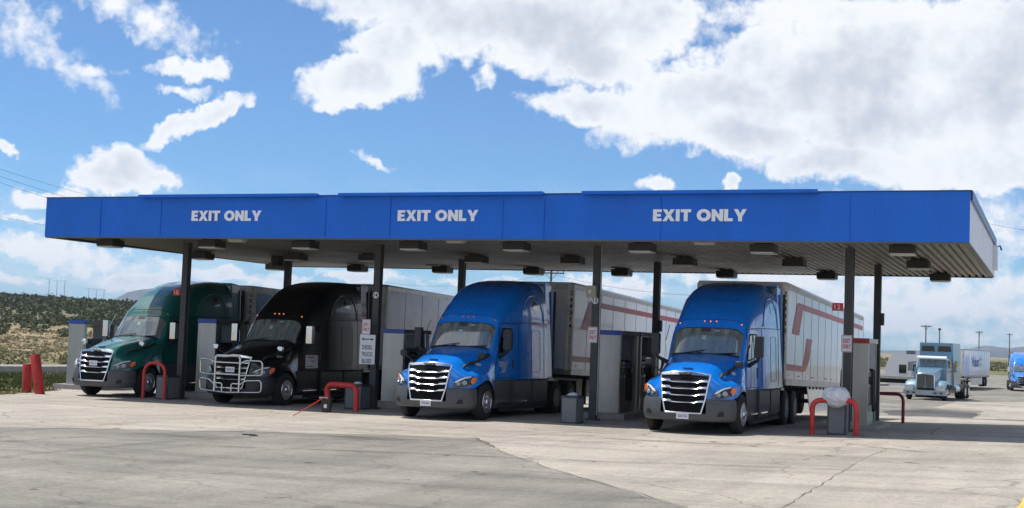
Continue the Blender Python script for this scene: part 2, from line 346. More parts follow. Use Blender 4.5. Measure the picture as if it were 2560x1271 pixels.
def ring_body(bm, y0, y1, steps, m=36, zb=None):
    ys = sorted(set([round(v, 3) for v in list(np.linspace(y0, y1, steps)) + [v for v in YS if y0 < v < y1]])); rings = []
    for y in ys:
        zt, wb = sec(y); r_ = []
        zz0 = ZB if zb is None else zb
        for k in range(m+1):
            th = math.pi*k/m; c, s = math.cos(th), math.sin(th)
            x = math.copysign(abs(c)**(2/NE), c); zf = abs(s)**(2/NE); z = zz0 + (zt-zz0)*zf
            crown = 1 - .016*(abs(x)**2.5)*(zf > .9)
            tp = 1 - .030*(z-ZB) - .035*max(z-2.9, 0)
            r_.append(bm.verts.new((x*wb*tp, y, zz0 + (z-zz0)*crown)))
        rings.append(r_)
    for A, B in zip(rings, rings[1:]):
        for k in range(m): bm.faces.new((A[k], A[k+1], B[k+1], B[k]))
        bm.faces.new((A[m], A[0], B[0], B[m]))
    bm.faces.new(rings[0]); bm.faces.new(rings[-1][::-1])
def ws_point(u, v, off):
    y = .775 + (1.155-.775)*v; half = (.925 + .012*v); x = u*half
    zt, wb = sec(y); t = abs(x)/(wb*(1-.03*(zt-ZB))); z = ZB + (zt-ZB)*max(1-t**NE, .0)**(1/NE)
    # plan curvature of the glass: same body surface, corners fall back
    z = ZB + (z-ZB)*(1-.016*abs(x/wb)**2.5)
    sl = .8
    return Vector((x, y - off*.8, z + off*.6))
def ws_patch(bm, off, ue=1.0, ve=0.0, mi=0, nu=26, nv=12):
    g = []
    for j in range(nv+1):
        row = []
        for i in range(nu+1):
            u, v = 2*i/nu-1, j/nv; vv = 2*v-1
            uu = u*ue*math.sqrt(1-.10*vv**8); v2 = .5+.5*vv*math.sqrt(1-.22*u**10); v2 = ve + (1-2*ve)*v2
            row.append(bm.verts.new(ws_point(uu, v2, off)))
        g.append(row)
    for j in range(nv):
        for i in range(nu): bm.faces.new((g[j][i], g[j][i+1], g[j+1][i+1], g[j+1][i])).material_index = mi
# hood cage: cube-corner patches on the +x half, mirrored
def hood_cage():
    F = {}
    xs = [0, .31, .61, .86, 1.06]; yf = [-1.16, -1.15, -1.10, -.96, -.70]
    for i in range(5):
        F[i, 0, 0] = (xs[i], yf[i], .84); F[i, 0, 1] = (xs[i]+.01*(i > 2), yf[i]+.01+.02*(i > 2), 1.08)
    F[0,0,2] = (0, -1.11, 1.29); F[1,0,2] = (.31, -1.10, 1.29); F[2,0,2] = (.59, -1.04, 1.28); F[3,0,2] = (.83, -.84, 1.25); F[4,0,2] = (1.05, -.58, 1.19)
    T = {0: [(-1.03, 1.50), (-.68, 1.635), (-.22, 1.755), (.22, 1.845), (.55, 1.90), (.80, 1.935)],
         1: [(-1.01, 1.495), (-.67, 1.63), (-.22, 1.75), (.22, 1.84), (.55, 1.895), (.80, 1.93)],
         2: [(-.95, 1.44), (-.60, 1.575), (-.17, 1.70), (.22, 1.79), (.55, 1.86), (.80, 1.90)],
         3: [(-.76, 1.28), (-.45, 1.33), (-.10, 1.41), (.25, 1.54), (.55, 1.65), (.80, 1.74)],
         4: [(-.50, 1.235), (-.33, 1.262), (-.05, 1.30), (.28, 1.34), (.57, 1.42), (.80, 1.50)]}
    TX = {0: [0]*6, 1: [.30, .31, .33, .35, .37, .38], 2: [.56, .61, .68, .75, .80, .83], 3: [.80, .82, .86, .91, .94, .96], 4: [1.03, 1.09, 1.11, 1.08, 1.05, 1.03]}
    for i in range(5):
        for j in range(6): F[i, j, 3] = (TX[i][j], *T[i][j])
    zz = {0: [.84, .93, 1.10, 1.02, .80, .72], 1: [1.08, 1.06, 1.17, 1.12, 1.0, .95], 2: [1.19, 1.19, 1.235, 1.23, 1.2, 1.2]}
    yy = [-.70, -.50, -.05, .33, .58, .80]; xx = {0: [1.06, 1.15, 1.18, 1.16, 1.10, 1.05], 1: [1.07, 1.15, 1.18, 1.16, 1.09, 1.04], 2: [1.05, 1.13, 1.16, 1.13, 1.07, 1.03]}
    for k in range(3):
        for j in range(1, 6): F[4, j, k] = (xx[k][j], yy[j], zz[k][j])
    bm = bmesh.new(); V = {}
    for s in (1, -1):
        for k_, p in F.items():
            key = (k_ if (s > 0 or k_[0] > 0) else k_, s if k_[0] > 0 else 0)
            if key not in V: V[key] = bm.verts.new((p[0]*s, p[1], p[2]))
        g = lambda a: V[(a, s if a[0] > 0 else 0)]
        qs = []
        for i in range(4):
            for k in range(3): qs.append(((i,0,k), (i+1,0,k), (i+1,0,k+1), (i,0,k+1)))
            for j in range(5): qs.append(((i,j,3), (i+1,j,3), (i+1,j+1,3), (i,j+1,3)))
        for j in range(5):
            for k in range(3): qs.append(((4,j,k), (4,j+1,k), (4,j+1,k+1), (4,j,k+1)))
        for q in qs: bm.faces.new([g(a) for a in (q if s > 0 else q[::-1])])
    return bm
def strip_wheel(t, x, y, z, sgn, rim_m, dual=False, name='wheel', rr=.50):
    """wheel whose outer face looks to +x*sgn"""
    w = .29 if not dual else .62; bm = bmesh.new(); hw = w/2
    pr = [(-hw, .30), (-hw+.01, .40), (-hw+.03, rr-.035), (-hw+.06, rr-.005), (-hw*.5, rr), (hw*.5, rr), (hw-.06, rr-.005), (hw-.03, rr-.035), (hw-.01, .40), (hw, .30), (hw-.02, .285)]
    lathe(bm, pr, 'X', 36)
    for gx in (-.07, 0, .07):
        pass
    ty = bm_obj(name, bm, rubber, t, 35, (x, y, z)); tag(ty)
    bm = bmesh.new(); o = hw*sgn
    if not dual:
        pr = [(o, .29), (o+.012*sgn, .285), (o-.02*sgn, .265), (o-.035*sgn, .24), (o-.02*sgn, .17), (o+.01*sgn, .13), (o+.01*sgn, .10), (o+.045*sgn, .085), (o+.06*sgn, .05), (o+.063*sgn, 0.001)]
    else:
        pr = [(o, .29), (o+.01*sgn, .285), (o-.03*sgn, .26), (o-.15*sgn, .23), (o-.17*sgn, .13), (o-.02*sgn, .12), (o-.01*sgn, .001)]
    lathe(bm, pr, 'X', 32)
    rim = bm_obj('rim', bm, [rim_m, blackm], ty, 40)
    bm = bmesh.new(); xo = (o-.028*sgn) if not dual else (o-.16*sgn)
    for k in range(10):
        a = 2*math.pi*k/10; c = (xo, .205*math.cos(a), .205*math.sin(a))
        lathe(bm, [(c[0]+.010*sgn, .034), (c[0]+.012*sgn, .001)], 'X', 10, (0, c[1], c[2]))
        a += .31; xo2 = (o+.0*sgn) if not dual else (o-.13*sgn)
        lathe(bm, [(xo2-.02*sgn, .018), (xo2+.02*sgn, .016), (xo2+.022*sgn, .001)], 'X', 6, (0, .148*math.cos(a), .148*math.sin(a)), 1)
    bm_obj('wheel_hole', bm, [blackm, rim_m], ty, 40)
    return ty
def bar_profile(bm, pts, hz, hy, mi=0):
    """ribbon bar along pts (x,y,z) of height hz, depth hy"""
    rings = []
    for p in pts:
        x, y, z = p[:3]; h = hz*(p[3] if len(p) > 3 else 1)
        rings.append([bm.verts.new(q) for q in ((x, y, z-h/2), (x, y-hy*.6, z-h*.52), (x, y-hy, z-h*.40), (x, y-hy*.30, z+h*.42), (x, y, z+h/2))])
    for A, B in zip(rings, rings[1:]):
        for k in range(4): bm.faces.new((A[k], A[k+1], B[k+1], B[k])).material_index = mi
        bm.faces.new((A[4], A[0], B[0], B[4]))
    bm.faces.new(rings[0]); bm.faces.new(rings[-1][::-1])
def make_tractor(loc, rz, paint, label, mirror_m=plastic_dk, plate='', unit=None, lit=True, guard=False, plate_hi=False, skirt_m=plastic, wheel_drop=.03, door_text=None):
    t = empty('truck_tractor', loc, rz)
    tag(t, label, 'truck', 'sleeper cab trucks fuelling under the canopy')
    # chassis
    bm = bmesh.new()
    for s in (-1, 1): box(bm, s*.43-.05, s*.43+.05, -.9, 6.9, .62, .90)
    for y in (.6, 2.4, 4.0, 5.2, 6.5, 6.86): box(bm, -.38, .38, y-.04, y+.04, .64, .88)
    box(bm, -.95, .95, -.09, .09, .38, .52); box(bm, -.95, .95, 5.15, 5.35, .40, .58); box(bm, -.95, .95, 6.45, 6.65, .38, .56)
    box(bm, -.5, .5, -.6, 1.0, .55, 1.1); box(bm, -.95, .95, .7, 4.5, .60, 1.05)
    bm_obj('chassis', bm, frame_m, t, bevel=.01)
    bm = bmesh.new(); lathe(bm, [(1.06, .01), (1.06, .50), (1.13, .52), (1.14, .46), (1.15, .01)], 'Z', 24, (0, 5.85, 0)); box(bm, -.32, .32, 5.6, 6.1, .92, 1.06)
    bm_obj('fifth_wheel', bm, frame_m, t)
    # wheels
    for s in (-1, 1):
        strip_wheel(t, s*1.03, 0, .50, s, alu)
        for y, dz in ((5.25, wheel_drop), (6.55, wheel_drop*2)):
            strip_wheel(t, s*.93, y, .50-dz, s, steel_dark, True)
    # inner wheel wells
    for s in (-1, 1):
        bm = bmesh.new(); n = 14; A, B = [], []
        for k in range(n+1):
            a = math.pi*(.02+.96*k/n); A.append(bm.verts.new((s*.80, .62*math.cos(a)-.0, .5+.60*math.sin(a)))); B.append(bm.verts.new((s*1.13, .62*math.cos(a), .5+.60*math.sin(a))))
        for k in range(n): bm.faces.new((A[k], A[k+1], B[k+1], B[k]))
        bm.faces.new(A); bm_obj('wheel_well', bm, blackm, t)
    # hood
    h = bm_obj('hood', hood_cage(), paint, t, 60)
    ss = h.modifiers.new('sub', 'SUBSURF'); ss.levels = ss.render_levels = 3
    for s in (-1, 1):
        bm = bmesh.new(); tube(bm, [(s*.745, -.68, 1.36), (s*.775, -.64, 1.42), (s*.80, -.52, 1.46), (s*.87, -.10, 1.545), (s*.935, .20, 1.62), (s*.985, .44, 1.72)], [.022, .042, .034, .030, .036, .06], 8)
        bm_obj('hood_vent', bm, plastic_dk, h, 50)
    bm = bmesh.new(); box(bm, -.12, .12, -.905, -.85, 1.565, 1.582); bm_obj('hood_latch', bm, plastic_dk, h, bevel=.004)
    # grille
    def gx(z): return float(np.interp(z, [.52, .86, 1.44], [.43, .52, .60]))
    def gy(z): return float(np.interp(z, [.52, .86, 1.1, 1.30, 1.46], [-1.265, -1.235, -1.205, -1.155, -1.085]))
    bm = bmesh.new(); zs = [.54, .70, .86, 1.0, 1.12, 1.24, 1.34, 1.42]; rows = [[bm.verts.new((x*gx(z)*.97, gy(z)+.02+.03*x*x, z)) for x in np.linspace(-1, 1, 9)] for z in zs]
    for A, B in zip(rows, rows[1:]):
        for k in range(8): bm.faces.new((A[k], A[k+1], B[k+1], B[k]))
    gr = bm_obj('grille', bm, mat('grille_mesh', (.006, .006, .007), .7, spec=.15), t, 60)
    bm = bmesh.new()
    def gp(x, z, o=0): return (x, gy(z)-o+.05*(x/.6)**2, z)
    for s in (-1, 1):
        pts = [gp(s*gx(z), z, .01) for z in (.52, .60, .70, .86, 1.0, 1.12, 1.24, 1.34, 1.41, 1.435)]
        tube(bm, pts, .022, 8)
    pts = [gp(x*.6, 1.525-.03*x*x, .0) for x in np.linspace(-1, 1, 13)]
    top = []
    for x in np.linspace(-1, 1, 15):
        zc = 1.455 - .035*x*x; hh = .045-.012*abs(x)
        top.append((x*.605, gy(zc)+.02+.05*x*x, zc, hh/.045))
    bar_profile(bm, top, .095, .035)
    tube(bm, [gp(x*.44, .525, .01) for x in np.linspace(-1, 1, 7)], .022, 8)
    bm_obj('grille_surround', bm, chrome, gr, 50)
    for i, z in enumerate((.79, .955, 1.11, 1.265)):
        bm = bmesh.new(); w = gx(z); P = []
        for u, dz, hh in ((-1, .018, 1.0), (-.66, .018, 1.0), (-.58, -.006, .62), (-.3, -.006, .6), (0, -.006, .6), (.3, -.006, .6), (.58, -.006, .62), (.66, .018, 1.0), (1, .018, 1.0)):
            P.append((u*w*.98, gy(z)+.005+.05*u*u, z+dz, hh))
        bar_profile(bm, P, .074, .055); bm_obj('grille_bar', bm, chrome, gr, 40)
    bm = bmesh.new(); b = box(bm, -.155, .155, -1.145, -1.11, 1.44, 1.48); bd = bm_obj('badge', bm, plastic_dk, gr, bevel=.01)
    text('badge_lettering', 'FREIGHTLINER', .27, .022, (0, -1.146, 1.46), 'front', chrome, gr, .01)
    # bumper
    bm = bmesh.new(); path = [(0, -1.25), (.3, -1.245), (.55, -1.225), (.78, -1.14), (.97, -.99), (1.09, -.82), (1.135, -.66), (1.14, -.60)]
    full = [(-x, y) for x, y in path[::-1]][:-1] + path
    prof = [(.33, .10), (.35, .04), (.40, .012), (.52, -.005), (.70, 0), (.80, .012), (.855, .03), (.862, .10)]; rows = []
    for z, ins in prof:
        row = []
        for x, y in full:
            n_ = Vector((-x*.9, 1.2 if abs(x) < .6 else .9-.5*abs(x), 0)).normalized()
            notch = 0
            row.append(bm.verts.new((x+n_.x*ins, y+n_.y*ins, z)))
        rows.append(row)
    for A, B in zip(rows, rows[1:]):
        for k in range(len(full)-1):
            xm = (full[k][0]+full[k+1][0])/2; zm = (A[k].co.z+B[k].co.z)/2
            if abs(xm) < .45 and zm > .6: continue
            bm.faces.new((A[k], A[k+1], B[k+1], B[k]))
    bm.faces.new([v for v in rows[0]])
    bp = bm_obj('bumper', bm, plastic if not guard else plastic_dk, t, 50)
    bm = bmesh.new()
    for s in (-1, 1):
        prism(bm, [(s*.80, -1.150, .46), (s*.95, -1.035, .47), (s*.93, -1.065, .58), (s*.84, -1.12, .56)], (s*-.02, .06, 0))
    bm_obj('bumper_recess', bm, blackm, bp)
    pz = 1.06 if plate_hi else .455; py = -1.235 if plate_hi else -1.27
    bm = bmesh.new(); box(bm, -.15, .15, py-.01, py, pz-.075, pz+.075); pl = bm_obj('licence_plate', bm, sign_white, t, bevel=.004)
    if plate: text('plate_number', plate, .23, .065, (0, py-.011, pz-.005), 'front', mat('plate_ink', (.12, .16, .25), .5), pl, .01, .002)
    # headlights
    for s in (-1, 1):
        bm = bmesh.new()
        O = [(.66, -1.105, .905), (.80, -1.045, .885), (.95, -.925, .90), (1.07, -.70, .955), (1.115, -.60, 1.06), (1.105, -.575, 1.155), (1.03, -.69, 1.165), (.90, -.86, 1.135), (.76, -1.01, 1.05), (.68, -1.075, .96)]
        c0 = Vector((.9, -.93, 1.03)); 
        Vs = [bm.verts.new((s*x, y-.028, z)) for x, y, z in O]; c_ = bm.verts.new((s*.90, -.975, 1.03)); Bk = [bm.verts.new((s*(x-.02), y+.05, z)) for x, y, z in O]
        n = len(O)
        for k in range(n):
            bm.faces.new((Vs[k], Vs[(k+1) % n], c_)); bm.faces.new((Vs[k], Bk[k], Bk[(k+1) % n], Vs[(k+1) % n]))
        hl = bm_obj('headlight', bm, lens_dark, t, 30)
        bm = bmesh.new()
        for (cx, cy, cz, rr_) in ((.80, -1.075, .975, .052), (.93, -.965, 1.00, .062)):
            ax = Vector((s*.55, -.83, .05)).normalized(); c = Vector((s*cx, cy+.012, cz)); u = ax.orthogonal().normalized(); w = ax.cross(u)
            rings = []
            for dd, r_ in ((-.02, rr_*1.1), (.02, rr_), (.024, rr_*.82), (.006, rr_*.6), (.028, rr_*.3), (.03, .002)):
                rings.append([bm.verts.new(c+ax*dd+(u*math.cos(a)+w*math.sin(a))*r_) for a in np.linspace(0, 2*math.pi, 16, endpoint=False)])
            for A, B in zip(rings, rings[1:]):
                for k in range(16): bm.faces.new((A[k], A[(k+1) % 16], B[(k+1) % 16], B[k]))
        bm_obj('lamp_reflector', bm, lens, hl, 40)
        bm = bmesh.new()
        Q = [(.70, -1.095, .985), (.76, -1.035, 1.055), (.90, -.885, 1.14), (1.03, -.715, 1.168), (1.02, -.74, 1.135), (.90, -.915, 1.095), (.78, -1.045, 1.015)]
        prism(bm, [(s*x, y-.036, z) for x, y, z in Q], (s*.012, -.02, .004)); bm_obj('daytime_lamp', bm, mat('daytime_lamp_strip', (.70, .72, .72), .25, 0, 1), hl)
        bm = bmesh.new()
        Q = [(1.06, -.725, .955), (1.112, -.60, 1.04), (1.108, -.58, 1.15), (1.05, -.67, 1.13), (1.02, -.77, 1.03)]
        prism(bm, [(s*x, y-.03, z) for x, y, z in Q], (s*.022, -.02, 0)); bm_obj('turn_signal', bm, amber, hl)
    # cab and sleeper shell
    bm = bmesh.new(); ring_body(bm, .68, 4.45, 34); cab = bm_obj('cab', bm, paint, t, 40)
    bm = bmesh.new()        # rear fairing, one cm proud gap then extender
    zt0 = 3.84
    for s in (-1, 1):
        pts = [(s*1.155, 4.47, 1.06), (s*1.17, 4.95, 1.06), (s*1.10, 4.98, 3.60), (s*1.06, 4.96, 3.76), (s*1.05, 4.47, 3.80)]
        prism(bm, pts, (s*-.035, 0, 0))
    prism(bm, [(-1.05, 4.47, 3.855), (-1.05, 4.96, 3.80), (1.05, 4.96, 3.80), (1.05, 4.47, 3.855)], (0, 0, -.03))
    bm_obj('rear_fairing', bm, paint, t, bevel=.012)
    for s in (-1, 1): bm = bmesh.new(); box(bm, s*1.145-.02, s*1.145+.02, 4.985, 5.12, 1.1, 3.62); bm_obj('fairing_edge', bm, rubber, t, bevel=.01)
    # seam between roof cap and body, visor line, arch trim
    bm = bmesh.new()
    for s in (-1, 1):
        tube(bm, [(s*(side_x(y, z)+.001), y, z) for y, z in [(1.32, 2.60), (1.6, 2.605), (2.0, 2.61), (2.5, 2.62), (3.2, 2.63), (4.0, 2.64), (4.44, 2.64)]], .009, 6)
        tube(bm, [(s*(side_x(2.3, z)+.001), 2.3, z) for z in np.linspace(1.1, 2.6, 8)], .008, 6)
        tube(bm, [(s*(side_x(4.15, z)+.001), 4.15, z) for z in np.linspace(1.1, 3.5, 10)], .007, 6)
        P = [(3.15, 1.30), (3.15, 2.35), (3.2, 2.42), (3.75, 2.42), (3.82, 2.35), (3.82, 1.3), (3.75, 1.25), (3.2, 1.25), (3.15, 1.30)]
        tube(bm, [(s*(side_x(y, z)+.001), y, z) for y, z in P], .006, 6)
    P = [(x, 1.335, top_z_body(x, 1.335)+.002) for x in np.linspace(-.93, .93, 15)] 
    tube(bm, P, .006, 6)
    bm_obj('panel_seam', bm, gap, cab)
    for s in (-1, 1):
        P = [(2.42, 2.68), (2.55, 2.95), (2.8, 3.22), (3.15, 3.40), (3.5, 3.44), (3.8, 3.38), (3.98, 3.15), (4.06, 2.9), (4.08, 2.66)]
        bm = bmesh.new(); tube(bm, [(s*(side_x(y, z)-.004), y, z) for y, z in P], .028, 8); bm_obj('arch_moulding', bm, paint, cab, 60)
    for s in (-1, 1):
        bm = bmesh.new(); patch_side(bm, [(3.30, 3.02), (3.72, 3.0), (3.66, 3.28), (3.34, 3.28)], .006, s, 6, 6, 0, .5); bm_obj('sleeper_window', bm, glass_side, cab, 60)
        bm = bmesh.new(); patch_side(bm, [(.80, 1.10), (2.13, 1.10), (2.13, 2.58), (1.28, 2.58)], .004, s, 10, 12); dg_ = bm_obj('door', bm, gap, t, 60)
        bm = bmesh.new(); patch_side(bm, [(.82, 1.115), (2.115, 1.115), (2.115, 2.565), (1.295, 2.565)], .010, s, 12, 14); bm_obj('door_panel', bm, paint, dg_, 60)
        bm = bmesh.new(); patch_side(bm, [(1.02, 1.74), (1.98, 1.87), (1.98, 2.47), (1.33, 2.47)], .014, s, 8, 8, 0, .25); bm_obj('door_window_frame', bm, blackm, dg_, 60)
        bm = bmesh.new(); patch_side(bm, [(1.07, 1.79), (1.94, 1.91), (1.94, 2.43), (1.36, 2.43)], .019, s, 8, 8, 0, .25); bm_obj('door_window', bm, glass_side, dg_, 60)
        bm = bmesh.new(); xs_ = side_x(1.95, 1.45)+.012; box(bm, s*xs_-.012, s*xs_+.012, 1.93, 2.03, 1.33, 1.60); bm_obj('door_handle', bm, plastic_dk, dg_, bevel=.01)
    # windshield
    bm = bmesh.new(); ws_patch(bm, .006, 1.03, -.055); wsb = bm_obj('windshield', bm, blackm, t, 60)
    bm = bmesh.new(); ws_patch(bm, .013); bm_obj('windshield_glass', bm, glass, wsb, 60)
    bm = bmesh.new()
    for x0, x1 in ((-.62, -.02), (.12, .78)):
        a = ws_point(x0/.9, -.05, .03); b = ws_point(x1/.9, .09, .04); c = ws_point((x0*.3+x1*.7)/.9, .0, .05)
        tube(bm, [a, (a+b)/2+Vector((0, -.01, .0)), b], .011, 6); tube(bm, [ws_point(x1/.9, -.06, .03), c], .012, 6)
    bm_obj('wiper', bm, blackm, wsb)
    bm = bmesh.new()
    for (u0, u1, v0, v1) in ((-.16, -.04, .52, .68), (.17, .30, .86, .92), (-.02, .03, .2, .22)):
        bm.faces.new([bm.verts.new(ws_point(u, v, .017)) for u, v in ((u0, v0), (u1, v0), (u1, v1), (u0, v1))])
    bm_obj('windshield_sticker', bm, mat('pale_green_sticker', (.30, .44, .42), .4), wsb)
    bm = bmesh.new(); bm.faces.new([bm.verts.new(ws_point(u, v, .016)) for u, v in ((-.22, .84), (.06, .84), (.06, .99), (-.22, .99))]); bm_obj('dash_camera', bm, mat('dash_camera_housing', (.06, .045, .05), .4), wsb)
    # marker lamps
    for x in (-.80, -.155, 0, .155, .80):
        y = 1.285 + .02*abs(x); z = top_z_body(x, y); bm = bmesh.new()
        for k in range(1):
            lathe(bm, [(0, .030), (.016, .026), (.024, .012), (.026, .001)], 'Z', 10)
        o = bm_obj('marker_lamp', bm, [amber], t, 50, (x, y-.002, z)); o.rotation_euler = (R(62), 0, 0)
        if lit:
            bm = bmesh.new(); lathe(bm, [(.024, .014), (.030, .001)], 'Z', 8); bm_obj('bulb', bm, amber_lit, o)
    # mirrors
    for s in (-1, 1):
        bm = bmesh.new(); box(bm, s*1.33-.10, s*1.33+.10, .86, 1.02, 1.88, 2.40)
        mo = bm_obj('door_mirror', bm, mirror_m, t, 40, bevel=.045)
        bm = bmesh.new(); tube(bm, [(s*1.33, .95, 1.92), (s*1.28, .97, 1.80), (s*1.03, 1.1, 1.66)], [.04, .045, .06], 8); tube(bm, [(s*1.27, .95, 2.34), (s*1.03, 1.25, 2.45)], .018, 6) if False else None
        bm_obj('mirror_arm', bm, plastic_dk, mo, 50)
        bm = bmesh.new(); quad(bm, [(s*1.24, 1.024, 1.93), (s*1.42, 1.024, 1.93), (s*1.42, 1.024, 2.35), (s*1.24, 1.024, 2.35)]); bm_obj('mirror_glass', bm, chrome, mo)
        bm = bmesh.new(); bmesh.ops.create_icosphere(bm, subdivisions=3, radius=1)
        for v in bm.verts:
            q = v.co; f = lambda a: math.copysign(abs(a)**.6, a); v.co = Vector((f(q.x)*.095, f(q.y)*.06, f(q.z)*.085))
        hm = bm_obj('hood_mirror', bm, mirror_m, t, 60, (s*1.12, -.36, 1.70))
        bm = bmesh.new(); tube(bm, [(s*-.02, .02, -.06), (s*-.10, .05, -.10), (s*-.22, .08, -.19), (s*-.30, .10, -.27)], [.022, .018, .018, .028], 8)
        bm_obj('mirror_arm', bm, plastic_dk, hm, 50)
    # chassis skirts
    for s in (-1, 1):
        bm = bmesh.new()
        for (y0, y1, z0, z1, x) in ((.66, 1.95, .30, 1.05, 1.09), (1.97, 3.35, .30, 1.05, 1.15), (3.37, 4.6, .30, 1.05, 1.17)):
            pts = [(s*(x-.06), y0 if y0 > 1 else y0+.10, z0), (s*(x-.06), y1, z0), (s*x, y1, z0+.12), (s*x, y1, z1-.04), (s*(x-.03), y1, z1)]
            A = [bm.verts.new((p[0], y0 + (.02 if y0 > 1 else .16*(1-(p[2]-z0)/(z1-z0))), p[2])) for p in pts]; B = [bm.verts.new(p) for p in pts]
            for k in range(4): bm.faces.new((A[k], A[k+1], B[k+1], B[k]))
            bm.faces.new(A + [bm.verts.new((s*.8, y0, z1)), bm.verts.new((s*.8, y0+.15, z0))]); bm.faces.new(B[::-1] + [bm.verts.new((s*.8, y1, z0)), bm.verts.new((s*.8, y1, z1))])
            bm.faces.new((A[4], B[4], bm.verts.new((s*.8, y1, z1)), bm.verts.new((s*.8, y0, z1))))
        sk = bm_obj('side_skirt', bm, skirt_m, t, 30)
        bm = bmesh.new()
        box(bm, s*1.10-.06, s*1.10+.06, .95, 1.75, .44, .47); box(bm, s*1.13-.06, s*1.13+.06, 2.1, 2.9, .44, .47)
        bm_obj('step', bm, chrome, sk, bevel=.006)
        bm = bmesh.new(); box(bm, s*1.16-.03, s*1.16+.03, .95, 4.5, .22, .31); bm_obj('skirt_edge', bm, rubber, sk)
        bm = bmesh.new(); box(bm, s*(1.19)-.012, s*(1.19)+.012, 4.62, 5.05, .98, 1.04); box(bm, s*.98-.2, s*.98+.2, 4.66, 5.0, 1.06, 1.10); bm_obj('deck_plate', bm, rail_m, t)
        bm = bmesh.new()
        for y in (5.25, 6.55):
            pass
        box(bm, s*.93-.30, s*.93+.30, 7.05, 7.07, .30, .95); bm_obj('mud_flap', bm, rubber, t)
        bm = bmesh.new(); tube(bm, [(s*.96, .62, 1.86), (s*1.0, .66, 2.2), (s*.985, .95, 2.62)], .010, 6) if s < 0 else tube(bm, [(s*.3, 5.0, 1.2), (s*.35, 5.6, .98)], .012, 6)
        bm_obj('aerial' if s < 0 else 'brake_hose', bm, chrome if s < 0 else redlens, t)
    if unit: text('unit_number', unit, .24, .075, (.935, -.10, 1.47), 'right', sign_white, h, .01, .004, rot=(R(62), R(0), R(81)))
    if door_text:
        o = text('door_lettering', door_text, .78, .30, (side_x(1.45, 1.40)+.012, 1.42, 1.40), 'right', sign_white, t, .004, .003)
    if guard:
        bm = bmesh.new(); y0 = -1.37; r_ = .029
        P = [(-.42, y0, .42), (-.42, y0, 1.40), (-.36, y0+.02, 1.46), (.36, y0+.02, 1.46), (.42, y0, 1.40), (.42, y0, .42)]
        tube(bm, fillet([(-.42, y0, .42), (-.42, y0, 1.46), (.42, y0, 1.46), (.42, y0, .42)], .10), r_*1.1, 10)
        for z in (1.26, .92): tube(bm, [(-.42, y0, z), (.42, y0, z)], r_*.75, 8)
        for s in (-1, 1):
            tube(bm, fillet([(s*.42, y0, 1.24), (s*.62, y0+.02, 1.34), (s*1.05, y0+.18, 1.34), (s*1.07, y0+.20, .93), (s*.42, y0, .90)], .10), r_*.9, 8)
            tube(bm, fillet([(s*.42, y0, .62), (s*.62, y0+.02, .76), (s*1.05, y0+.18, .78), (s*1.05, y0+.20, .44), (0, y0-.02, .40)], .10), r_*.9, 8)
            tube(bm, fillet([(s*.16, y0, .43), (s*.16, y0, .66), (s*.40, y0, .66)], .06), r_*.8, 8)
            tube(bm, [(s*.42, y0, .80), (s*.42, -1.1, .70)], r_, 8)
        bm_obj('bumper_guard', bm, steel_tube, t, 60)
    return t
def top_z_body(x, y):
    zt, wb = sec(y); t = min(abs(x)/(wb*(1-.03*(zt-ZB)-.035*max(zt-2.9, 0))), .999)
    z = ZB + (zt-ZB)*(1-t**NE)**(1/NE)
    return ZB + (z-ZB)*(1-.016*abs(x/wb)**2.5)

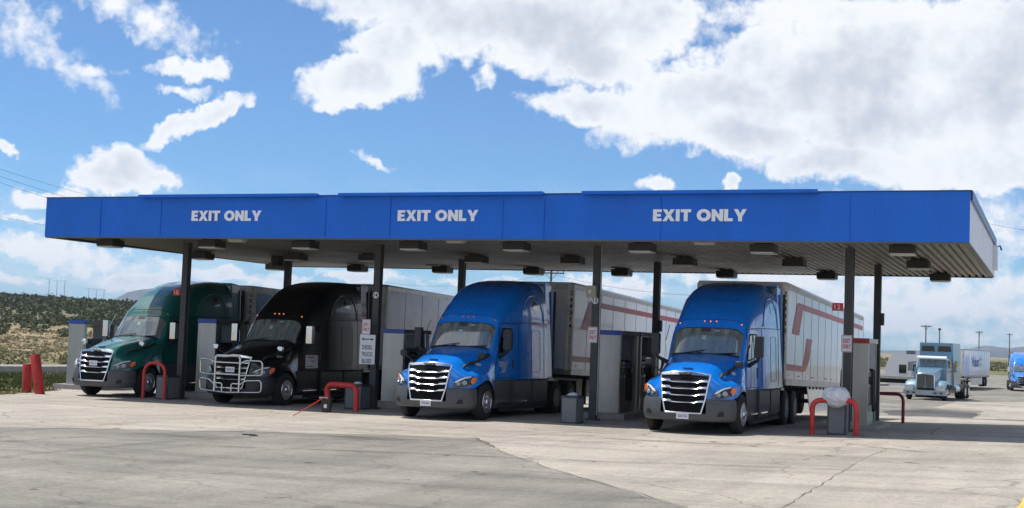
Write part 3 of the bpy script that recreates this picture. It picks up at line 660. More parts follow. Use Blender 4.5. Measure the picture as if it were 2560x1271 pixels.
# ================================================================ trailers
def make_trailer(loc, rz, pitch, label, side_m, front_m, number=None, logo=False, blue=False, top=4.02, skirt=False, rails=rail_m, group=None, ground_drop=.45, num_w=.088):
    """local origin at front, bottom centre of the box; box z 0..2.85, y 0..16.15; half width 1.29"""
    t = empty('semi_trailer', loc, rz, -pitch); tag(t, label, 'trailer', group)
    H = 2.86; L = 16.15; W = 1.29; rc = .14
    bm = bmesh.new()
    plan = [(W, L)] + [(W-rc+rc*math.cos(a), rc-rc*math.sin(a)) for a in np.linspace(0, math.pi/2, 7)] + [(-W+rc-rc*math.sin(a), rc-rc*math.cos(a)) for a in np.linspace(0, math.pi/2, 7)] + [(-W, L)]
    A = [bm.verts.new((x, y, .12)) for x, y in plan]; B = [bm.verts.new((x, y, H-.08)) for x, y in plan]
    Tn = [bm.verts.new((x*.985, y if y > 1 else y+.03, H-.0)) for x, y in plan]
    n = len(plan)
    for k in range(n):
        bm.faces.new((A[k], A[(k+1) % n], B[(k+1) % n], B[k])); bm.faces.new((B[k], B[(k+1) % n], Tn[(k+1) % n], Tn[k]))
    bm.faces.new(A[::-1]); bm.faces.new(Tn)
    bm_obj('box_body', bm, side_m, t, 30)
    bm = bmesh.new()
    for s in (-1, 1):
        box(bm, s*(W+.006)-.012, s*(W+.006)+.012, rc, L, H-.19, H-.06); box(bm, s*(W+.008)-.014, s*(W+.008)+.014, rc, L, -.02, .17)
        k = 0
        if not blue:
            for k in range(54): box(bm, s*(W+.019)-.004, s*(W+.019)+.004, .35+k*.3, .42+k*.3, H-.155, H-.115) if not logo or k > 6 else None
    box(bm, -W+rc, W-rc, -.010, .014, H-.22, H-.07); box(bm, -W+rc, W-rc, -.012, .014, -.02, .16)
    box(bm, -W, W, L, L+.05, -.02, H-.02)
    bm_obj('frame_rail', bm, rails, t, bevel=.004)
    for s in (-1, 1):
        bm = bmesh.new(); P = [(W+.008-rc+rc*math.cos(a), rc-(rc+.008)*math.sin(a)) for a in np.linspace(0, math.pi/2, 6)]
        P = [(W+.008, rc+.12)] + P + [(W-rc-.05, -.008)]
        a_ = [bm.verts.new((s*x, y, .13)) for x, y in P]; b_ = [bm.verts.new((s*x, y, H-.07)) for x, y in P]
        for k in range(len(P)-1): bm.faces.new((a_[k], a_[k+1], b_[k+1], b_[k]))
        bm_obj('corner_post', bm, post_m, t, 60)
    if blue:
        bm = bmesh.new(); box(bm, -W+.3, W-.3, -.014, .002, .3, H-.35)
        for s in (-1, 1): box(bm, s*(W+.008)-.004, s*(W+.008)+.004, rc+.25, L-.3, .2, H-.26)
        bm_obj('blue_panel', bm, trailer_blue, t)
        bm = bmesh.new()
        for k in range(9):
            for s in (-1, 1):
                box(bm, s*(W+.02)-.004, s*(W+.02)+.004, .9+k*1.7, 1.5+k*1.7, H-.25, H-.19, 0); box(bm, s*(W+.02)-.004, s*(W+.02)+.004, 1.5+k*1.7, 1.9+k*1.7, H-.25, H-.19, 1)
        bm_obj('reflective_tape', bm, [sign_white, redlens], t)
    else:
        bm = bmesh.new()
        for s in (-1, 1):
            for k in range(12): y = 1.55+k*1.34; box(bm, s*(W+.002)-.004, s*(W+.002)+.004, y-.008, y+.008, .17, H-.19)
        for x in (-.6, 0, .6): box(bm, x-.006, x+.006, -.005, .003, .15, H-.22)
        bm_obj('panel_seam', bm, mat('trailer_seam', (.14, .14, .14), .6), t)
    if number:
        for i, ch in enumerate(number):
            text('trailer_number', ch, num_w, .14, (W-.14+.107, .14-.107, H-.34-i*.205), 'front', sign_black, t, .015, .007, rot=(R(90), 0, R(45)))
        text('small_lettering', '\n'.join('MAXI'), .06, .36, (W-.14+.107, .14-.107, H-1.85), 'front', mat('faint_grey_ink', (.16, .15, .15), .6), t, .0, .006, rot=(R(90), 0, R(45)))
    if logo:
        for s in (-1, 1):
            bm = bmesh.new(); X = s*(W+.008)
            def pg(pts): prism(bm, [(X, y, z) for y, z in pts], (s*.003, 0, 0))
            # upper hook: slanting leg then a long stripe to the rear
            pg([(.95, 1.45), (2.10, 1.45), (2.62, 2.22), (2.62, 2.40), (1.85, 2.40), (1.62, 2.32)]); pg([(2.621, 2.225), (16.0, 2.27), (16.0, 2.44), (2.621, 2.40)])
            # lower hook
            pg([(.30, .40), (2.6, .40), (3.3, .42), (3.72, .62), (3.95, .8), (4.4, 1.42), (3.45, 1.42), (2.95, .62), (2.85, .575), (.30, .575)])
            bm_obj('painted_stripe', bm, stripe, t)
            bm = bmesh.new()
            for k, (a, b) in enumerate(((.55, .68), (2.0, 2.35), (3.3, 3.4), (4.3, 4.9), (5.9, 6.0), (6.9, 7.5), (8.4, 8.5))): box(bm, X-.002, X+.004, a, b, .235, .275)
            bm_obj('reflective_tape', bm, mat('faded_red_tape', (.42, .16, .16), .5), t)
    # undercarriage
    bm = bmesh.new()
    for s in (-1, 1): box(bm, s*.45-.05, s*.45+.05, 1.0, L-.2, -.14, -.02)
    for k in range(24): box(bm, -W+.02, W-.02, .6+k*.65-.02, .6+k*.65+.02, -.10, -.021)
    for s in (-1, 1): box(bm, s*.8-.06, s*.8+.06, 2.9, 3.02, -.95, -.02); box(bm, s*.8-.13, s*.8+.13, 2.85, 3.07, -.97, -.94)
    box(bm, -.55, .55, 12.2, 15.0, -.30, -.15)
    box(bm, -.9, .9, 12.9, 13.1, -.62, -.48); box(bm, -.9, .9, 14.15, 14.35, -.62, -.48)
    bm_obj('underframe', bm, frame_m, t)
    for s in (-1, 1):
        for y in (13.0, 14.25): strip_wheel(t, s*.95, y, -.55, s, steel_dark, True)
    if skirt:
        for s in (-1, 1):
            bm = bmesh.new(); prism(bm, [(s*(W-.08), 4.1, -.03), (s*(W-.08), 11.6, -.03), (s*(W-.10), 11.6, -.80), (s*(W-.10), 4.9, -.80)], (s*.02, 0, 0)); bm_obj('side_fairing', bm, trailer_white, t)
    return t
# ================================================================ ground, pavement, hills
def nodes_mat(name):
    m = bpy.data.materials.new(name); m.use_nodes = True; return m, m.node_tree, m.node_tree.nodes['Principled BSDF']
def ramp(t, src, stops):
    r = t.nodes.new('ShaderNodeValToRGB'); e = r.color_ramp.elements
    while len(e) < len(stops): e.new(.5)
    for k, (p, c) in enumerate(stops): e[k].position = p; e[k].color = (*c, 1)
    t.links.new(src, r.inputs[0]); return r.outputs[0]
def tnoise(t, sc, det=6, ro=.6, scale=None, rot=0, dist=0, loc=(0, 0, 0)):
    tc = t.nodes.new('ShaderNodeTexCoord'); mp = t.nodes.new('ShaderNodeMapping'); mp.inputs['Scale'].default_value = scale or (1, 1, 1); mp.inputs['Rotation'].default_value = (0, 0, rot); mp.inputs['Location'].default_value = loc
    t.links.new(tc.outputs['Object'], mp.inputs[0]); n = t.nodes.new('ShaderNodeTexNoise'); n.inputs['Scale'].default_value = sc; n.inputs['Detail'].default_value = det; n.inputs['Roughness'].default_value = ro; n.inputs['Distortion'].default_value = dist
    t.links.new(mp.outputs[0], n.inputs['Vector']); return n.outputs['Fac']
def tmix(t, f, a, b, mode='MIX'):
    m = t.nodes.new('ShaderNodeMix'); m.data_type = 'RGBA'; m.blend_type = mode
    for s, v in ((m.inputs['Factor'], f), (m.inputs['A'], a), (m.inputs['B'], b)):
        if isinstance(v, (int, float)): s.default_value = v
        elif isinstance(v, tuple): s.default_value = (*v, 1)
        else: t.links.new(v, s)
    return m.outputs['Result']
def ground_mat(name, base, dark, light, streak, crack=0.0, sc=1.0):
    m, t, b = nodes_mat(name)
    c = ramp(t, tnoise(t, .16*sc, 8, .62), [(.32, dark), (.5, base), (.70, light)])
    c = tmix(t, ramp(t, tnoise(t, .55, 7, .65, (.22, 1.5, 1), .10), [(.34, (.74, .74, .75)), (.62, (1, 1, 1))]), (0, 0, 0), c, 'MIX') if False else tmix(t, streak, c, ramp(t, tnoise(t, .6, 8, .66, (.16, 1.6, 1), -.12), [(.34, (.62, .62, .64)), (.52, (1, 1, 1)), (.75, (1.1, 1.09, 1.06))]), 'MULTIPLY')
    c = tmix(t, streak*.8, c, ramp(t, tnoise(t, .9, 7, .6, (1.4, .15, 1), .3), [(.36, (.72, .72, .73)), (.55, (1, 1, 1))]), 'MULTIPLY')
    c = tmix(t, 1, c, ramp(t, tnoise(t, 15, 6, .85), [(.30, (.62, .61, .60)), (.5, (1, 1, 1)), (.70, (1.22, 1.21, 1.19))]), 'MULTIPLY')
    c = tmix(t, .6, c, ramp(t, tnoise(t, 4.5, 6, .75), [(.30, (.80, .79, .78)), (.55, (1, 1, 1)), (.8, (1.1, 1.1, 1.1))]), 'MULTIPLY')
    # small oil spots
    c = tmix(t, 1, c, ramp(t, tnoise(t, 1.7, 3, .5, None, 0, .3, (31, 7, 0)), [(.27, (.42, .40, .38)), (.31, (1, 1, 1))]), 'MULTIPLY')
    if crack:
        tc = t.nodes.new('ShaderNodeTexCoord'); wv = t.nodes.new('ShaderNodeTexVoronoi'); wv.feature = 'DISTANCE_TO_EDGE'; wv.inputs['Scale'].default_value = .22
        n = t.nodes.new('ShaderNodeTexNoise'); n.inputs['Scale'].default_value = .9; n.inputs['Detail'].default_value = 5
        t.links.new(tc.outputs['Object'], n.inputs['Vector']); ad = t.nodes.new('ShaderNodeVectorMath'); ad.operation = 'MULTIPLY_ADD'
        t.links.new(n.outputs['Color'], ad.inputs[0]); ad.inputs[1].default_value = (1.6, 1.6, 0); t.links.new(tc.outputs['Object'], ad.inputs[2]); t.links.new(ad.outputs[0], wv.inputs['Vector'])
        c = tmix(t, crack, c, ramp(t, wv.outputs['Distance'], [(.0, (.35, .33, .31)), (.0035, (.55, .53, .5)), (.007, (1, 1, 1))]), 'MULTIPLY')
    t.links.new(c, b.inputs['Base Color']); b.inputs['Roughness'].default_value = .9; b.inputs['Specular IOR Level'].default_value = .25
    bp = t.nodes.new('ShaderNodeBump'); bp.inputs['Strength'].default_value = .5; bp.inputs['Distance'].default_value = .012; t.links.new(tnoise(t, 40, 4, .7), bp.inputs['Height']); t.links.new(bp.outputs[0], b.inputs['Normal'])
    return m
concrete = ground_mat('pale_worn_concrete', (.41, .372, .312), (.315, .287, .242), (.495, .452, .38), .55, .55)
asphalt = ground_mat('weathered_asphalt', (.262, .243, .208), (.198, .184, .16), (.355, .328, .28), .8, .35)
joint_m = mat('dark_joint_filler', (.15, .13, .105), .9, 0, 0, .3, 6)
stain_m = None

def left_edge(y):
    return float(np.interp(y, [-60, -8, .1, 4.1, 5.0, 40, 60, 300], [-30, -9, -4.7, -5.9, -7.7, -7.7, -12, -14]))
def grid_sheet(name, inside, x0, x1, y0, y1, sx, sy, dz, m, xfun=None):
    xs = np.arange(x0, x1+1e-6, sx); ys = np.arange(y0, y1+1e-6, sy); bm = bmesh.new(); V = {}
    def vert(i, j):
        if (i, j) not in V: V[i, j] = bm.verts.new((xs[i] if xfun is None else xfun(xs[i], ys[j]), ys[j], 0)); V[i, j].co.z = gz(V[i, j].co.x, V[i, j].co.y)+dz
        return V[i, j]
    for i in range(len(xs)-1):
        for j in range(len(ys)-1): bm.faces.new((vert(i, j), vert(i+1, j), vert(i+1, j+1), vert(i, j+1)))
    return bm_obj(name, bm, m)
def poly_sheet(name, pts, dz, m, step=1.5):
    """polygon draped on the ground: filled, then cut along a grid so it follows the slope"""
    bm = bmesh.new(); bm.faces.new([bm.verts.new((x, y, 0)) for x, y in pts])
    xs = [p[0] for p in pts]; ys = [p[1] for p in pts]
    for a in np.arange(math.floor(min(xs)/step)*step, max(xs), step): bmesh.ops.bisect_plane(bm, geom=bm.verts[:]+bm.edges[:]+bm.faces[:], plane_co=(a, 0, 0), plane_no=(1, 0, 0))
    for a in np.arange(math.floor(min(ys)/step)*step, max(ys), step): bmesh.ops.bisect_plane(bm, geom=bm.verts[:]+bm.edges[:]+bm.faces[:], plane_co=(0, a, 0), plane_no=(0, 1, 0))
    bmesh.ops.triangulate(bm, faces=bm.faces[:])
    for v in bm.verts: v.co.z = gz(v.co.x, v.co.y)+dz
    return bm_obj(name, bm, m)
def wobble(pts, amp, n, seed):
    r_ = random.Random(seed); out = []
    for (a, b) in zip(pts, pts[1:]):
        for k in range(n):
            t = k/n; out.append((a[0]+(b[0]-a[0])*t+r_.uniform(-amp, amp), a[1]+(b[1]-a[1])*t+r_.uniform(-amp, amp)))
    return out + [pts[-1]]
xf = lambda x, y: left_edge(y) + (x+8)/(70+8)*(70-left_edge(y))
def sheet_rows(name, y0, y1, dz, m, ny):
    bm = bmesh.new(); rows = []
    for y in np.linspace(y0, y1, ny):
        le = left_edge(y); xs = np.concatenate([[le], np.arange(math.ceil(le+.6), 30.01, 2), [40, 55, 75]])
        xs = np.concatenate([[le], np.linspace(le+1, 8, 8), np.arange(10, 31, 2), [40, 55, 75]])
        rows.append([bm.verts.new((x, y, gz(x, y)+dz)) for x in xs])
    for A, B in zip(rows, rows[1:]):
        for k in range(len(A)-1): bm.faces.new((A[k], A[k+1], B[k+1], B[k]))
    o = bm_obj(name, bm, m); tag(o, kind='structure'); return o
pv = sheet_rows('pavement', -48, 26, 0, concrete, 99)
lot = sheet_rows('road', 26, 250, -.002, asphalt, 80)
asp = [(-14, -21.5)] + wobble([(5.16, -10.43), (9.5, -7.68), (13.8, -5.9)], .06, 10, 3) + wobble([(13.8, -5.9), (15.62, -8.85), (17.9, -11.8), (20.93, -15.67), (23.2, -19.5)], .07, 8, 4)[1:] + [(22, -45), (-14, -45)]
tag(poly_sheet('asphalt_pavement', asp, .005, asphalt, 2.0), kind='structure')
tag(poly_sheet('concrete_patch', wobble([(19.1, 42), (19.3, 58), (23.2, 67), (34, 66), (34, 33), (24, 29), (22.0, 27), (21.7, 41), (19.1, 42)], .1, 4, 5)[:-1], .006, concrete, 3), kind='structure')
dark_asph = ground_mat('patched_dark_asphalt', (.12, .115, .11), (.09, .088, .085), (.15, .145, .138), .6)
tag(poly_sheet('asphalt_patch', wobble([(18.4, 27.5), (21.9, 29), (21.6, 38), (19.2, 40), (17.6, 34), (18.4, 27.5)], .15, 4, 6)[:-1], .010, dark_asph, 3), kind='structure')
def ribbon(bm, pts, w0, w1, dz):
    P = [Vector((x, y, 0)) for x, y in pts]; prev = None
    for i, p in enumerate(P):
        d = (P[min(i+1, len(P)-1)]-P[max(i-1, 0)]).normalized(); n = Vector((-d.y, d.x, 0)); w = random.uniform(w0, w1)/2
        a, b = p+n*w, p-n*w; a.z = gz(a.x, a.y)+dz; b.z = gz(b.x, b.y)+dz; c = (bm.verts.new(a), bm.verts.new(b))
        if prev: bm.faces.new((prev[0], prev[1], c[1], c[0]))
        prev = c
bm = bmesh.new()
ribbon(bm, wobble([(-6, -17), (5.16, -10.43), (9.5, -7.68), (13.8, -5.9)], .05, 14, 11), .03, .10, .009)
ribbon(bm, wobble([(13.8, -5.9), (15.0, -7.8)], .05, 8, 12), .04, .14, .009)
ribbon(bm, wobble([(15.0, -7.8), (15.62, -8.85), (17.9, -11.8), (20.93, -15.67)], .05, 9, 12), .005, .025, .009)
ribbon(bm, wobble([(21.5, -2.4), (21.95, -3.6), (21.85, -6), (21.9, -10), (22.0, -15.1), (22.1, -20)], .025, 22, 13), .004, .02, .009)
ribbon(bm, wobble([(14.75, -2.3), (13.9, -5.7)], .04, 9, 14), .01, .03, .009)
ribbon(bm, wobble([(14.8, -2.3), (9.4, -2.6), (6, -2.4)], .04, 12, 15), .006, .02, .009)
ribbon(bm, wobble([(15.6, -3.9), (18.5, -3.7), (19.4, -3.9)], .05, 10, 16), .02, .06, .009)
ribbon(bm, wobble([(20.5, -8.2), (21.9, -7.9)], .04, 7, 17), .01, .03, .009)
ribbon(bm, wobble([(22.6, -5.2), (25.4, -5.0)], .06, 8, 18), .01, .04, .009)
ribbon(bm, wobble([(22.3, 2.2), (22.2, 7.4), (26, 7.6)], .03, 8, 19), .02, .05, .009)
ribbon(bm, wobble([(22.9, 4.3), (26, 4.4)], .03, 8, 19), .02, .05, .009)
tag(bm_obj('pavement_joint', bm, joint_m), kind='structure')
tyre_m, t_, b_ = nodes_mat('faint_tyre_rubber'); b_.inputs['Base Color'].default_value = (.09, .085, .08, 1); b_.inputs['Roughness'].default_value = .85
mv = t_.nodes.new('ShaderNodeMath'); mv.operation = 'MULTIPLY'; mv.inputs[1].default_value = .17; t_.links.new(ramp(t_, tnoise(t_, 1.1, 6, .7), [(.38, (0, 0, 0)), (.62, (1, 1, 1))]), mv.inputs[0]); t_.links.new(mv.outputs[0], b_.inputs['Alpha'])
bm = bmesh.new(); rq = random.Random(5)
def arc(x0, y0, x1, y1, bend, n=26):
    return [(x0+(x1-x0)*k/n+bend*math.sin(math.pi*k/n)*(y1-y0)/math.hypot(x1-x0, y1-y0), y0+(y1-y0)*k/n-bend*math.sin(math.pi*k/n)*(x1-x0)/math.hypot(x1-x0, y1-y0)) for k in range(n+1)]
for (a0, b0, a1, b1, bd) in ((3.0, 0, -6, -13, 2.5), (10.1, -2, 2, -16, 3), (16.9, -2, 9, -17, 3.4), (24, -1, 8, -12, 1.5), (22, -9, 4, -15, 1.2), (-2.4, 0, -9, -9, 2.0)):
    for o_ in (-1.02, 1.02): ribbon(bm, arc(a0+o_, b0, a1+o_*.9, b1+o_*.5, bd), .22, .30, .013)
tag(bm_obj('tyre_mark', bm, tyre_m), kind='structure')
bm = bmesh.new(); ribbon(bm, wobble([(24.97, -10.4), (24.84, -12.2), (24.76, -14), (24.64, -17)], .008, 12, 21), .17, .21, .012)
tag(bm_obj('painted_line', bm, mat('worn_yellow_paint', (.62, .44, .08), .8, 0, 0, .25, 9)), kind='structure')
# oil stain and a dropped rag of tar at the joint
m_st, t_, b_ = nodes_mat('brown_oil_stain'); a_ = tnoise(t_, .8, 6, .65, (.5, 1.3, 1)); r_ = t_.nodes.new('ShaderNodeTexCoord')
gr_ = t_.nodes.new('ShaderNodeTexGradient'); gr_.gradient_type = 'SPHERICAL'; mp_ = t_.nodes.new('ShaderNodeMapping'); mp_.inputs['Location'].default_value = (-.5*2, -.5*2, 0); mp_.inputs['Scale'].default_value = (2, 2, 2); t_.links.new(r_.outputs['Generated'], mp_.inputs[0]); t_.links.new(mp_.outputs[0], gr_.inputs[0])
mm = t_.nodes.new('ShaderNodeMath'); mm.operation = 'MULTIPLY'; t_.links.new(gr_.outputs['Fac'], mm.inputs[0]); t_.links.new(ramp(t_, a_, [(.3, (.1, .1, .1)), (.65, (1, 1, 1))]), mm.inputs[1])
mm2 = t_.nodes.new('ShaderNodeMath'); mm2.operation = 'MULTIPLY'; t_.links.new(mm.outputs[0], mm2.inputs[0]); mm2.inputs[1].default_value = 1.5; mm2.use_clamp = True
b_.inputs['Base Color'].default_value = (.075, .06, .046, 1); b_.inputs['Roughness'].default_value = .8; t_.links.new(mm2.outputs[0], b_.inputs['Alpha'])
def ell(cx, cy, rx, ry, rot=0, n=22): return [(cx+rx*math.cos(a)*math.cos(rot)-ry*math.sin(a)*math.sin(rot), cy+rx*math.cos(a)*math.sin(rot)+ry*math.sin(a)*math.cos(rot)) for a in np.linspace(0, 2*math.pi, n, endpoint=False)]
tag(poly_sheet('oil_stain', ell(13.3, -7.6, 2.3, .8, .15), .012, m_st, .8), kind='structure')
tag(poly_sheet('oil_stain', ell(10.6, -9.6, 3.0, .8, .1), .012, m_st, .8), kind='structure')
bm = bmesh.new()
for cx, cy, s in ((9.95, -8.6, .62), (10.12, -8.72, .4)):
    pts = [(cx+s*random.uniform(.12, .22)*math.cos(a)*1.4, cy+s*random.uniform(.1, .2)*math.sin(a)) for a in np.linspace(0, 6.28, 11, endpoint=False)]
    prism(bm, [(x, y, gz(x, y)+.004) for x, y in pts], (0, 0, .018))
tag(bm_obj('tar_lump', bm, blackm), 'small black scrap of tar lying on the asphalt in the foreground', 'debris')

CX, CY_ = 25.09, -31.81
def smooth(a, b, x): t = min(max((x-a)/(b-a), 0), 1); return t*t*(3-2*t)
def vnoise(x, y, s):      # cheap smooth value noise
    return math.sin(x*.9/s+1.3*math.sin(y*.7/s+.5))*math.cos(y*1.1/s+1.7*math.sin(x*.6/s)) 
def terr(x, y):
    r_ = math.hypot(x-CX, y-CY_); th = math.degrees(math.atan2(-(x-CX), y-CY_))
    h = gz(x, y)
    if r_ > 60:
        k = smooth(60, 200, r_); h += k*.35*vnoise(x, y, 24)
        amp = smooth(14, 33, th)*(1-smooth(75, 110, th))
        h += amp*(smooth(150, 420, r_)*2.2 + smooth(330, 760, r_)*(12.4+1.0*vnoise(x, y, 70)-.12*(44-th)) + .9*smooth(300, 600, r_)*vnoise(x, y, 26))
        h += (1-amp)*smooth(300, 2500, r_)*(.0011*r_)*.0
        h -= smooth(1200, 6000, r_)*8*amp
    paved = (x > left_edge(y)+.4 and -46 < y < 248 and x < 74)
    if paved: h -= .12
    return h
rs = list(np.arange(0, 70, 1.0)); 
while rs[-1] < 16000: rs.append(rs[-1]*1.035 if rs[-1] > 90 else rs[-1]+1.6)
th = sorted(set(np.round(np.concatenate([np.arange(-5, 50, .5), np.arange(50, 355, 5)]), 3)))
bm = bmesh.new(); c0 = bm.verts.new((CX, CY_, terr(CX, CY_))); prev = None
for r_ in rs[1:]:
    ring = [bm.verts.new((CX-r_*math.sin(R(a)), CY_+r_*math.cos(R(a)), 0)) for a in th]
    for v in ring: v.co.z = terr(v.co.x, v.co.y)
    n = len(ring)
    for k in range(n):
        if prev: bm.faces.new((prev[k], prev[(k+1) % n], ring[(k+1) % n], ring[k]))
        else: bm.faces.new((c0, ring[(k+1) % n], ring[k]))
    prev = ring
desert, t, b = nodes_mat('dry_desert_soil')
c = ramp(t, tnoise(t, .035, 8, .65), [(.30, (.17, .15, .085)), (.46, (.27, .215, .13)), (.60, (.34, .27, .175)), (.75, (.40, .32, .21))])
c = tmix(t, .75, c, ramp(t, tnoise(t, .5, 8, .7, (1, .6, 1)), [(.30, (.50, .53, .42)), (.52, (1, 1, 1)), (.75, (1.15, 1.12, 1.05))]), 'MULTIPLY')
# greener strip beside the pavement (a property of the place, x from -16 to -5)
tc = t.nodes.new('ShaderNodeTexCoord'); sp_ = t.nodes.new('ShaderNodeSeparateXYZ'); t.links.new(tc.outputs['Object'], sp_.inputs[0])
mr_ = t.nodes.new('ShaderNodeMapRange'); t.links.new(sp_.outputs[0], mr_.inputs[0]); mr_.inputs[1].default_value = -75; mr_.inputs[2].default_value = -22
gm = t.nodes.new('ShaderNodeMath'); gm.operation = 'MULTIPLY'; t.links.new(mr_.outputs[0], gm.inputs[0]); t.links.new(ramp(t, tnoise(t, .12, 6, .6), [(.35, (.15, .15, .15)), (.6, (1, 1, 1))]), gm.inputs[1])
c = tmix(t, gm.outputs[0], c, (.115, .125, .05)); mz = t.nodes.new('ShaderNodeMapRange'); t.links.new(sp_.outputs[2], mz.inputs[0]); mz.inputs[1].default_value = 1.2; mz.inputs[2].default_value = 4.5; mz.inputs[4].default_value = .75
c = tmix(t, mz.outputs[0], c, (.15, .145, .09)); t.links.new(c, b.inputs['Base Color']); b.inputs['Roughness'].default_value = 1; b.inputs['Specular IOR Level'].default_value = .1
gr = bm_obj('ground', bm, desert, None, 60); tag(gr, kind='structure')
# far blue mountain: a ridge nine kilometres away
mtn, t, b = nodes_mat('bare_mountain_rock')
c = ramp(t, tnoise(t, .0022, 8, .6), [(.35, (.06, .06, .06)), (.65, (.13, .125, .12))]); t.links.new(c, b.inputs['Base Color']); b.inputs['Roughness'].default_value = 1
def ridge(name, prof, D, depth, seed):
    """prof: (azimuth left of +y in degrees, elevation in degrees)"""
    bm = bmesh.new(); rr = random.Random(seed); azs = np.linspace(prof[0][0], prof[-1][0], 90); xs_ = [p[0] for p in prof][::-1]; es = [p[1] for p in prof][::-1]; rows = []
    for j, (f, hf) in enumerate(((-1, 0), (-.7, .22), (-.45, .5), (-.2, .82), (0, 1), (.4, .5), (.8, 0))):
        row = []
        for a in azs:
            h = D*math.tan(R(float(np.interp(a, xs_, es)))) + 2; 
            hh = h*hf*(1+ (0 if hf in (0, 1) else .16*math.sin(a*9+j*2)+.12*math.sin(a*23+j))) + (rr.uniform(-.012, .012)*h if hf == 1 else 0)
            d = D+depth*f; row.append(bm.verts.new((CX-d*math.sin(R(a)), CY_+d*math.cos(R(a)), max(hh, 0)-14 if hf == 0 else hh)))
        rows.append(row)
    for A, B in zip(rows, rows[1:]):
        for k in range(len(A)-1): bm.faces.new((A[k], A[k+1], B[k+1], B[k]))
    o = bm_obj(name, bm, mtn, None, 70); tag(o, kind='structure'); return o
ridge('mountain', [(40.6, .0), (39.6, .45), (39.0, .95), (38.4, 1.35), (37.7, 1.52), (37.2, 1.60), (36.7, 1.84), (36.45, 1.70), (36.0, 1.55), (35.3, 1.35), (34.2, 1.0), (32.5, .75), (30, .6), (26, .3), (24, 0)][::1], 9000, 1500, 5)
ridge('mountain', [(10, .02), (6, .12), (3.6, .22), (2.6, .45), (1.6, .38), (.8, .55), (-1, .35), (-3, .5), (-6, .1)], 9500, 900, 6)

# vegetation ------------------------------------------------------
def leaf_mesh(name, spots, m, nleaf, leaf, kind='stuff', label=None, cat=None, flat=.6):
    n = len(spots); spots = np.array(spots); tot = n*nleaf
    c = np.repeat(spots[:, :3], nleaf, 0); s = np.repeat(spots[:, 3], nleaf)
    d = rng.normal(size=(tot, 3)); d /= np.linalg.norm(d, axis=1)[:, None]; rad = rng.uniform(.45, 1, tot)**.5
    off = d*rad[:, None]*s[:, None]; off[:, 2] = np.abs(off[:, 2])*flat*2*rng.uniform(.5, 1, tot); lump = 1+.35*np.sin(d[:, 0]*5+c[:, 0])*np.cos(d[:, 1]*4+c[:, 1]); off *= lump[:, None]
    p = c+off; a = rng.normal(size=(tot, 3)); a /= np.linalg.norm(a, axis=1)[:, None]; b_ = rng.normal(size=(tot, 3)); b_ -= a*(a*b_).sum(1)[:, None]; b_ /= np.linalg.norm(b_, axis=1)[:, None]
    L = leaf*s*rng.uniform(.6, 1.4, tot)
    v = np.empty((tot, 3, 3)); v[:, 0] = p-a*L[:, None]; v[:, 1] = p+a*L[:, None]; v[:, 2] = p+b_*L[:, None]*1.5
    me = bpy.data.meshes.new(name); me.from_pydata(v.reshape(-1, 3).tolist(), [], np.arange(tot*3).reshape(-1, 3).tolist()); me.materials.append(m)
    o = bpy.data.objects.new(name, me); col.objects.link(o); tag(o, label, cat, None, kind); return o
def veg_mat(name, a, b2):
    m, t, b = nodes_mat(name); c = ramp(t, tnoise(t, .35, 4, .6), [(.35, a), (.65, b2)]); t.links.new(c, b.inputs['Base Color']); b.inputs['Roughness'].default_value = .9; b.inputs['Specular IOR Level'].default_value = .1; return m
juniper = veg_mat('dark_juniper_foliage', (.075, .09, .05), (.14, .15, .085)); sage = veg_mat('grey_green_sagebrush', (.13, .14, .075), (.25, .235, .14)); grass_m = veg_mat('green_grass', (.055, .09, .03), (.14, .145, .06)); dry = veg_mat('dry_grass', (.24, .20, .11), (.36, .30, .17))
def scatter(n, r0, r1, a0, a1, s0, s1, keep=None):
    out = []
    while len(out) < n:
        r_ = math.sqrt(random.uniform(r0*r0, r1*r1)); a = R(random.uniform(a0, a1)); x, y = CX-r_*math.sin(a), CY_+r_*math.cos(a)
        if keep and not keep(x, y, r_): continue
        out.append((x, y, terr(x, y)-.05, random.uniform(s0, s1)))
    return out
leaf_mesh('juniper_scrub', scatter(3600, 400, 800, 33, 46, .9, 2.1, lambda x, y, r_: vnoise(x, y, 30) > -.35 or random.random() < .25), juniper, 34, .34)
leaf_mesh('juniper_scrub', scatter(120, 250, 400, 33, 46, .7, 1.4), juniper, 40, .30)
leaf_mesh('sagebrush', scatter(1100, 66, 330, 33, 46, .18, .5, lambda x, y, r_: x < -30 and (vnoise(x, y, 9) > -.2 or r_ < 120)), sage, 40, .24)
leaf_mesh('sagebrush', scatter(700, 288, 700, -2, 8, .5, 1.3, lambda x, y, r_: y > 262), sage, 40, .26)
leaf_mesh('dry_grass', scatter(2600, 62, 300, 33, 46, .15, .4, lambda x, y, r_: x < -27), dry, 16, .3)
def blades(name, pts, m, h0, h1, w):
    V, F = [], []
    for x, y, z in pts:
        for k in range(5):
            a = random.uniform(0, 6.28); h = random.uniform(h0, h1); lx, ly = random.uniform(-.5, .5)*h, random.uniform(-.5, .5)*h; ox, oy = random.uniform(-.08, .08), random.uniform(-.08, .08); i = len(V)
            V += [(x+ox-w*math.cos(a), y+oy-w*math.sin(a), z), (x+ox+w*math.cos(a), y+oy+w*math.sin(a), z), (x+ox+lx, y+oy+ly, z+h)]; F.append((i, i+1, i+2))
    me = bpy.data.meshes.new(name); me.from_pydata(V, [], F); me.materials.append(m); o = bpy.data.objects.new(name, me); col.objects.link(o); tag(o, kind='stuff'); return o
gp_ = []
while len(gp_) < 9000:
    y = random.uniform(-2, 34); x = random.uniform(-24.4, -5)
    if x < left_edge(y)-.05-(.5 if random.random() < .7 else 0) and vnoise(x, y, 1.2) > -.75: gp_.append((x, y, gz(x, y)-.02))
